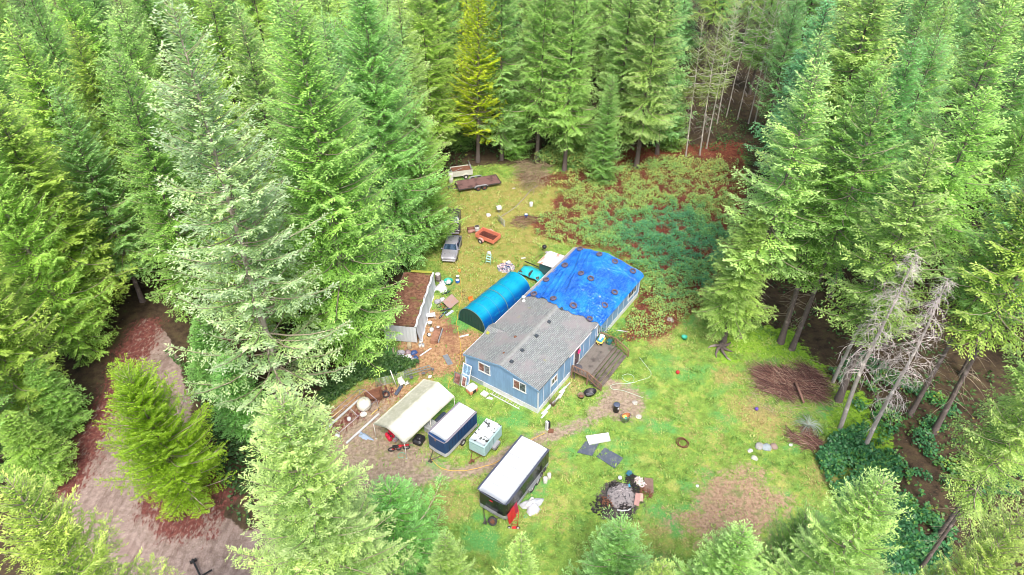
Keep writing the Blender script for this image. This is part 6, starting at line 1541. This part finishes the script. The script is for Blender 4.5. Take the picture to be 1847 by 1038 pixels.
m = MB(); m.box((0, 0, .01), (.5, .18, .03)); put(m, 'white_scrap', WHITE, at(944, 466), 'white scrap on the grass left of the kettle grill', 'scrap', .2)
m = MB(); m.box((0, 0, .01), (.4, .18, .03)); put(m, 'white_scrap', WHITE, at(927, 340), 'white scrap on the grass right of the flatbed trailer', 'scrap', .2)

# -- burn pile
bp = empty('burn_pile', BP(700, 500), 0, label='burnt rubbish pile of grey ash, charcoal and boards on the lawn', cat='burn pile')
r = np.random.default_rng(60); V = []; 
def heap(name, cx, cy, R, h, n, mat, seed, smin=.03, smax=.14):
    r = np.random.default_rng(seed); m = MB(); c = BP(cx, cy)-bp.location
    for i in range(n):
        a, q = r.uniform(0, 6.28), math.sqrt(r.random()); s = r.uniform(smin, smax)
        m.box((c.x+R*q*math.cos(a), c.y+R*q*math.sin(a), h*(1-q*q)*r.uniform(.6, 1)+.02), (s*r.uniform(1, 3), s*r.uniform(.5, 1), s*.5), R=Matrix.Rotation(r.uniform(0, 6.3), 3, Vector(r.normal(0, 1, 3)).normalized()))
    o = m.build(name, mat, bp); o['kind'] = 'stuff'
m = MB(); c = BP(680, 520)-bp.location; m.lathe([(1.35, -.02), (1.15, .12), (.7, .34), (.3, .42), (0, .44)], 26, M=Matrix.Translation(c)); m.build('ash_mound', paint('ash', (.26, .235, .235), .95, dirt=.8, dirtcol=(.03, .03, .035), scale=4, streak=False, bump=1), bp)
CHAR = paint('charcoal', (.02, .018, .02), .9, dirt=.2); ASHC = paint('pale ash', (.42, .38, .38), .95, dirt=.4, dirtcol=(.1, .09, .09), streak=False)
heap('ash_flakes', 680, 500, 1.1, .46, 420, ASHC, 61, .02, .10); heap('charcoal', 840, 250, .55, .4, 110, CHAR, 62); heap('charcoal', 880, 420, .5, .4, 110, CHAR, 63); heap('charcoal', 720, 700, .55, .28, 110, CHAR, 64); heap('charcoal', 560, 370, .5, .3, 60, CHAR, 65); heap('charcoal', 330, 700, .9, .12, 90, CHAR, 66)
heap('paper', 950, 280, .42, .5, 90, paint('pinkish paper', (.72, .62, .60), .8, dirt=.2, streak=False), 67); heap('paper', 1040, 350, .3, .4, 40, paint('pinkish paper', (.72, .62, .60), .8), 68); heap('rusty_cans', 420, 620, .6, .2, 70, RUST, 69); heap('rusty_cans', 1080, 460, .6, .3, 90, RUST, 70)
heap('blue_scrap', 800, 170, .35, .4, 30, paint('scorched blue plastic', (.03, .16, .25), .5), 71); heap('blue_scrap', 790, 380, .12, .6, 6, paint('sky scrap', (.1, .45, .65), .5), 72)
def pboard(cx, cy, w_, l_, rz, z, mat, nm='board'):
    m = MB(); m.box((0, 0, 0), (w_, l_, .03)); o = m.build(nm, mat, bp, BP(cx, cy)-bp.location+Vector((0, 0, z)), (.12, .1, rz))
pboard(1130, 370, .75, 1.35, -.1, .25, paint('charred brown board', (.2, .13, .1), .8, dirt=.6, dirtcol=(.08, .05, .04))); pboard(930, 620, .42, 1.1, -.25, .35, paint('pink brown board', (.42, .24, .21), .7, dirt=.2)); pboard(1000, 580, .3, .7, -.1, .3, paint('tan board', (.5, .35, .28), .7))
m = MB(); m.tube([(-.55, .05, 0), (-.2, -.05, .03), (.3, .0, .03), (.55, .15, 0)], .06, 8); m.build('white_tube', WHITE, bp, BP(710, 775)-bp.location+Vector((0, 0, .08)))
m = MB(); m.lathe([(0, 0), (.17, 0), (.17, .2), (0, .2)], 14); m.build('white_can', WHITE, bp, BP(640, 235)-bp.location+Vector((0, 0, .1))); 

# ------------------------------------------------------------------ brush piles, shrubs and ground cover
def sticks(name, poly, n, Lr, hmax, mat, label, seed, ang, spread, kind='brush pile', rad=.015, col2=None):
    r = np.random.default_rng(seed); poly = np.array(poly); lo, hi = poly.min(0), poly.max(0); c = poly.mean(0)
    p = np.c_[r.uniform(lo[0], hi[0], n*6), r.uniform(lo[1], hi[1], n*6)]; d = npoly(p, poly)+(fbm(p, .9, seed)-.5)*3.6; p = p[d > 0][:n]; d = d[d > 0][:n]; n = len(p)
    h = hmax*np.clip(d/1.2, .08, 1)*r.random(n)**.6; a = ang+r.normal(0, spread, n); L = r.uniform(*Lr, n); el = r.normal(0, .14, n)
    s = np.linspace(-.5, .5, 5)[None]; bend = r.normal(0, .25, n)[:, None]
    P = np.stack([p[:, :1]+L[:, None]*s*np.cos(a[:, None]+bend*s), p[:, 1:]+L[:, None]*s*np.sin(a[:, None]+bend*s), h[:, None]+L[:, None]*s*np.sin(el[:, None])+.03], -1)
    P[..., 2] = np.maximum(P[..., 2], .01)-0
    V, Fc = tubes_np(P, (rad*r.uniform(.35, 1.3, n))[:, None]*(1-.5*np.abs(s+.2)), 4)
    vv = np.repeat(r.random(n), 20)
    o = link(name, raw_mesh(name, V, Fc, mat, {'v': vv, 'tip': vv*0})); tag(o, label, kind); return o
STK = leaf_mat('brush twigs', [(0, (.04, .018, .02)), (.5, (.13, .06, .05)), (.8, (.27, .14, .10)), (1, (.5, .38, .28))], None, 0, .02, .8)
STKB = leaf_mat('pale dry twigs', [(0, (.12, .09, .06)), (.5, (.26, .19, .12)), (1, (.45, .36, .24))], None, 0, .02, .8)
sticks('brush_pile', gp((1360, 676), (1380, 668), (1412, 668), (1440, 662), (1475, 672), (1495, 700), (1485, 716), (1440, 720), (1400, 722), (1375, 708)), 2900, (.5, 2.8), .55, STK, 'largest brush pile of reddish brown sticks at the right edge of the lawn', 81, -.75, .45)
sticks('brush_pile', gp((1425, 785), (1445, 772), (1475, 785), (1480, 805), (1455, 812), (1430, 805)), 500, (.5, 1.8), .3, STK, 'smaller dark brush pile below the largest one', 82, -.5, .6)
sticks('dry_brush_heap', gp((928, 335), (935, 305), (955, 298), (985, 300), (990, 325), (975, 345), (950, 345)), 700, (.8, 3.0), 1.1, STKB, 'tangled pale dry branches heaped behind the grey pipe in the back yard', 83, 1.6, .8, 'brush heap')
sticks('brush_pile', gp((920, 395), (950, 388), (985, 392), (975, 405), (940, 412)), 260, (.5, 1.6), .4, STK, 'low mauve brush heap around the blue bucket in the back yard', 84, .2, .8)
m = MB(); p0, p1 = at(1435, 690, .9), at(1450, 727, .25); m.tube([p0, p0.lerp(p1, .5)+Vector((0, 0, .05)), p1], [.14, .12, .10], 9); tag(m.build('log', paint('peeled log', (.22, .12, .09), .8, dirt=.5, dirtcol=(.1, .05, .04))), 'thick reddish log lying across the largest brush pile', 'log')
sticks('scattered_sticks', gp((1335, 690), (1370, 655), (1440, 645), (1510, 660), (1530, 710), (1480, 745), (1400, 760), (1350, 730)), 420, (.4, 2.2), .15, STKB, 'loose dead sticks strewn around the largest brush pile', 87, -.6, 1.0, 'sticks')['kind'] = 'stuff'
# grey spiky dead plant
r = np.random.default_rng(85); n = 90; c = at(1458, 768); a = r.uniform(0, 6.28, n); L = r.uniform(.7, 1.7, n); s = np.linspace(0, 1, 7)[None]
P = np.stack([c.x+L[:, None]*s*np.cos(a)[:, None], c.y+L[:, None]*s*np.sin(a)[:, None]*.9, .05+L[:, None]*(1.1*s-1.15*s**2.4)*.8], -1)
V, Fc = tubes_np(P, .022*(1-s*.7)+0*L[:, None], 3); tag(link('dead_yucca', raw_mesh('dead_yucca', V, Fc, paint('grey green dead leaves', (.30, .36, .30), .8))), 'grey spiky dead plant between the two brush piles', 'plant')
# stump with roots by the lawn edge
m = MB(); c = at(1300, 628)
for k, (a, L) in enumerate(((-1.6, 1.9), (-2.4, 1.6), (.3, 1.5), (1.3, .9), (2.8, 1.3), (-.8, 1.2))):
    m.tube([c+Vector((0, 0, .25)), c+Vector((L*.4*math.cos(a), L*.4*math.sin(a), .22)), c+Vector((L*.8*math.cos(a+.2), L*.8*math.sin(a+.2), .1)), c+Vector((L*math.cos(a+.35), L*math.sin(a+.35), .0))], [.2, .15, .09, .04], 8)
m.tube([c, c+Vector((0, 0, .45))], [.32, .22], 10); tag(m.build('tree_stump', BARK), 'dark stump with spreading roots at the foot of the leaning pale fir', 'stump')
# dead shrub at the house corner
r = np.random.default_rng(86); n = 70; c = hp(1.6, -.6); a = r.uniform(0, 6.28, n); L = r.uniform(.5, 1.5, n); s = np.linspace(0, 1, 5)[None]
P = np.stack([c.x+.1*np.cos(a)[:, None]+L[:, None]*s**1.3*.45*np.cos(a)[:, None], c.y+L[:, None]*s**1.3*.45*np.sin(a)[:, None], L[:, None]*s*1.0], -1)
V, Fc = tubes_np(P, .012*(1-s*.7)+0*L[:, None], 3); tag(link('bare_shrub', raw_mesh('bare_shrub', V, Fc, paint('brown twig', (.16, .10, .08), .9))), 'leafless brown shrub against the right wall at the front corner', 'shrub')

def scatter(poly, n, seed, excl=()):
    r = np.random.default_rng(seed); poly = np.array(poly); lo, hi = poly.min(0), poly.max(0)
    p = np.c_[r.uniform(lo[0], hi[0], n), r.uniform(lo[1], hi[1], n)]; k = npoly(p, poly) > 0
    for e, mg in excl: k &= npoly(p, e) < mg
    return p[k]
HOUSE = [tuple(hp(x, y)[:2]) for x, y in ((-.1, -.1), (HL+.1, -.1), (HL+.1, HW+.3), (-.1, HW+.3))]
DECKP = [tuple(hp(x, y)[:2]) for x, y in ((5.6, .2), (11.5, .2), (11.5, -3.2), (5.6, -3.2))]
SHELT = [tuple((Matrix.LocRotScale(hs.location, hs.rotation_euler, None) @ Vector(v))[:2]) for v in ((-1.9, -.1, 0), (1.9, -.1, 0), (1.9, 8, 0), (-1.9, 8, 0))]
def cover_field(name, P, hfun, size, mat, label, seed, tone, cat='ground cover', flat=.5):
    r = np.random.default_rng(seed+1); z = hfun(P)*r.random(len(P))**.45+gheight(P)+.03
    o = leaves_cluster(name, np.c_[P, z], size, mat, seed, flat, None, tone); tag(o, label, cat, kind='stuff'); return o
# brambles: clumped mounds with gaps where red-brown canes show
P = scatter(BRAM, 300000, 91, ((HOUSE, .0), (DECKP, 0)))
cl = fbm(P, 1.1, 55, 3); ed = npoly(P, BRAM); big_ = fbm(P, .16, 71, 3)
k = (cl+.10*np.clip(ed/3, 0, 1) > .45) ; P1 = P[k]; cl1 = cl[k]
ctr = at(1215, 440); dcen = np.hypot((P1[:, 0]-ctr.x)/8.5, (P1[:, 1]-ctr.y)/8)
k2 = (np.random.default_rng(2).random(len(P1)) < np.clip(1.25-.5*dcen, .35, 1)); P1, dcen, cl1 = P1[k2], dcen[k2], cl1[k2]
tone = np.clip(.24+.42*smooth(dcen+(fbm(P1, .5, 12)-.5)*1.2, .5, 1.3)+.25*(fbm(P1, .9, 14)-.5), 0, 1)
BRL = leaf_mat('bramble leaves', [(0, (.05, .20, .11)), (.25, (.11, .36, .17)), (.5, (.20, .44, .12)), (.75, (.36, .50, .13)), (.93, (.55, .55, .16)), (1, (.5, .3, .1))], None, 0, .25, .45)
cover_field('brambles', P1, lambda q: .2+1.0*np.clip((fbm(q, 1.1, 55, 3)-.42)*3, 0, 1), .17, BRL, 'green bramble thicket with red-brown gaps beyond the house', 92, tone, 'brambles')
CANE = leaf_mat('red dead fern', [(0, (.09, .025, .018)), (.5, (.22, .075, .05)), (.85, (.34, .16, .09)), (1, (.42, .30, .15))], None, 0, .1, .7)
P = scatter([*gp((930, 300), (1340, 262), (1345, 420), (1260, 600), (1110, 640), (960, 440), (900, 430), (950, 350))], 120000, 93, ((HOUSE, 0), (DECKP, .2)))
k = np.maximum(npoly(P, BRAM), npoly(P, LITTER))+2.5*(fbm(P, .9, 5)-.5) > 0; k &= (npoly(P, BRAM) < .5) | (fbm(P, 1.1, 55, 3) < .45); P = P[k]
cover_field('dead_bracken', P, lambda q: .16+.3*fbm(q, 1.3, 8), .16, CANE, 'red-brown dead fern and fallen leaves among the brambles', 94, np.clip(fbm(P, .6, 19), 0, 1)*.7, 'dead ferns', .9)
# yellowing saplings along the far edge
P = scatter(gp((985, 345), (1000, 315), (1180, 290), (1300, 285), (1320, 320), (1180, 320), (1060, 350)), 12000, 95); P = P[fbm(P, .7, 3) > .46]
cover_field('yellow_undergrowth', P, lambda q: .3+.8*fbm(q, .8, 5), .20, BRL, 'yellowing leafy undergrowth at the far edge of the brambles', 96, np.clip(.75+.4*(fbm(P, .8, 8)-.5), 0, 1), 'undergrowth')
P = scatter(gp((960, 300), (1010, 262), (1075, 262), (1100, 300), (1060, 312)), 9000, 97)
cover_field('bright_undergrowth', P, lambda q: .6+1.6*fbm(q, .4, 5), .24, BRL, 'bright yellow-green bushes under the firs behind the dry brush heap', 98, np.full(len(P), .68), 'undergrowth')
# forest floor undergrowth
P = np.concatenate([scatter([(-60, 20), (60, 20), (75, 118), (-75, 118)], 150000, 101)])
d = npoly(P, CLEAR); k = (d < -.3) & (d > -16) & (npoly(P, ROAD) < -.4) & (fbm(P, .5, 31)+.1*np.random.default_rng(3).random(len(P)) > .52); P = P[k]
FERN = leaf_mat('fern and salal', [(0, (.025, .07, .02)), (.4, (.05, .12, .03)), (.8, (.11, .20, .05)), (1, (.30, .30, .06))], None, 0, .25, .5)
cover_field('undergrowth', P, lambda q: .25+.7*fbm(q, .7, 6), .30, FERN, 'ferns and low shrubs on the dark forest floor', 102, np.clip(fbm(P, .3, 44)*.9, 0, 1), 'undergrowth')
P = scatter(gp((1500, 790), (1560, 770), (1640, 860), (1720, 960), (1700, 1038), (1600, 1040), (1520, 930), (1470, 830)), 30000, 103); P = P[fbm(P, .6, 13) > .42]
cover_field('salal_bushes', P, lambda q: .3+1.0*fbm(q, .6, 6), .28, BROAD, 'glossy teal-green bushes spilling from the right wood into the clearing', 104, np.clip(.05+.7*(fbm(P, .5, 4)-.2), 0, 1), 'bushes')
P = scatter(gp((1480, 655), (1560, 640), (1700, 720), (1847, 760), (1847, 900), (1760, 900), (1640, 860), (1560, 760)), 22000, 105); P = P[fbm(P, .5, 23) > .5]
cover_field('salal_bushes', P, lambda q: .25+.6*fbm(q, .6, 6), .26, BROAD, 'scattered dark and yellow bushes under the leaning trunks at right', 106, np.clip(fbm(P, .4, 9)-.15, 0, 1), 'bushes')
# scrub between the left firs and the frames
P = scatter(gp((540, 770), (590, 700), (640, 660), (700, 650), (760, 660), (690, 685), (650, 690), (590, 735), (575, 790)), 22000, 107)
cover_field('scrub', P, lambda q: .3+1.1*fbm(q, .7, 6), .26, FERN, 'dull green scrub between the left firs and the bare frame', 108, np.clip(fbm(P, .7, 77)*.8, 0, 1), 'scrub')
P = scatter(gp((300, 640), (380, 690), (470, 740), (560, 790), (560, 830), (450, 900), (400, 880), (385, 790), (350, 700)), 16000, 109)
cover_field('scrub', P, lambda q: .3+1.3*fbm(q, .7, 6), .26, FERN, 'dark scrub between the cedar and the foreground firs', 110, np.clip(fbm(P, .7, 78)*.7, 0, 1), 'scrub')
# grass blades over the open ground
GRS = leaf_mat('grass blades', [(0, (.09, .17, .03)), (.3, (.17, .33, .06)), (.5, (.27, .45, .10)), (.7, (.42, .50, .14)), (.88, (.50, .46, .20)), (1, (.38, .25, .12))], None, 0, .35, .6)
P = scatter([*CLEAR], 420000, 111, ((HOUSE, 0), (DECKP, .3), (SHELT, 0)))
gm = ground_masks(P); rr = np.random.default_rng(9).random(len(P))
bare = np.clip(np.maximum.reduce([gm['gravel'], gm['dirt']*.92, gm['soil']*.85, gm['road'], gm['ash'], gm['litter']*.8, gm['needles']]), 0, 1)
k = rr > bare*.97+.03; k &= (rr*1.7 % 1) < .30+.7*fbm(P, .9, 17); P = P[k]; gb_ = gm['back'][k]; gms = gm['soil'][k]
lush = fbm(P, .18, 29)
tone = np.clip(.34+.75*(fbm(P, .55, 27)-.5)+.5*(fbm(P, 2.2, 28)-.5)+.24*gb_+.2*gms-.4*(lush-.5)+.38*gm['tan'][k], 0, 1)
r = np.random.default_rng(12); n = len(P); a = r.uniform(0, 6.28, n)
D = np.stack([np.cos(a), np.sin(a), r.uniform(.25, 1.2, n)], -1); D /= np.linalg.norm(D, axis=1)[:, None]; S = np.cross(D, np.array([0, 0, 1.])); S /= np.linalg.norm(S, axis=1)[:, None]
L = r.uniform(.07, .17, n)*np.where(fbm(P, 1.7, 83) > .60, 1.9, 1.0)*(.6+.8*fbm(P, .9, 17)); V, Fc = kites(np.c_[P, gheight(P)], D, L, L*.34, S)
gr_ = link('grass', raw_mesh('grass', V, Fc, GRS, {'v': np.repeat(np.clip(tone+r.normal(0, .14, n), 0, 1), 4), 'tip': np.zeros(4*n)})); tag(gr_, 'mottled green and yellow grass covering the clearing', 'grass', kind='stuff')
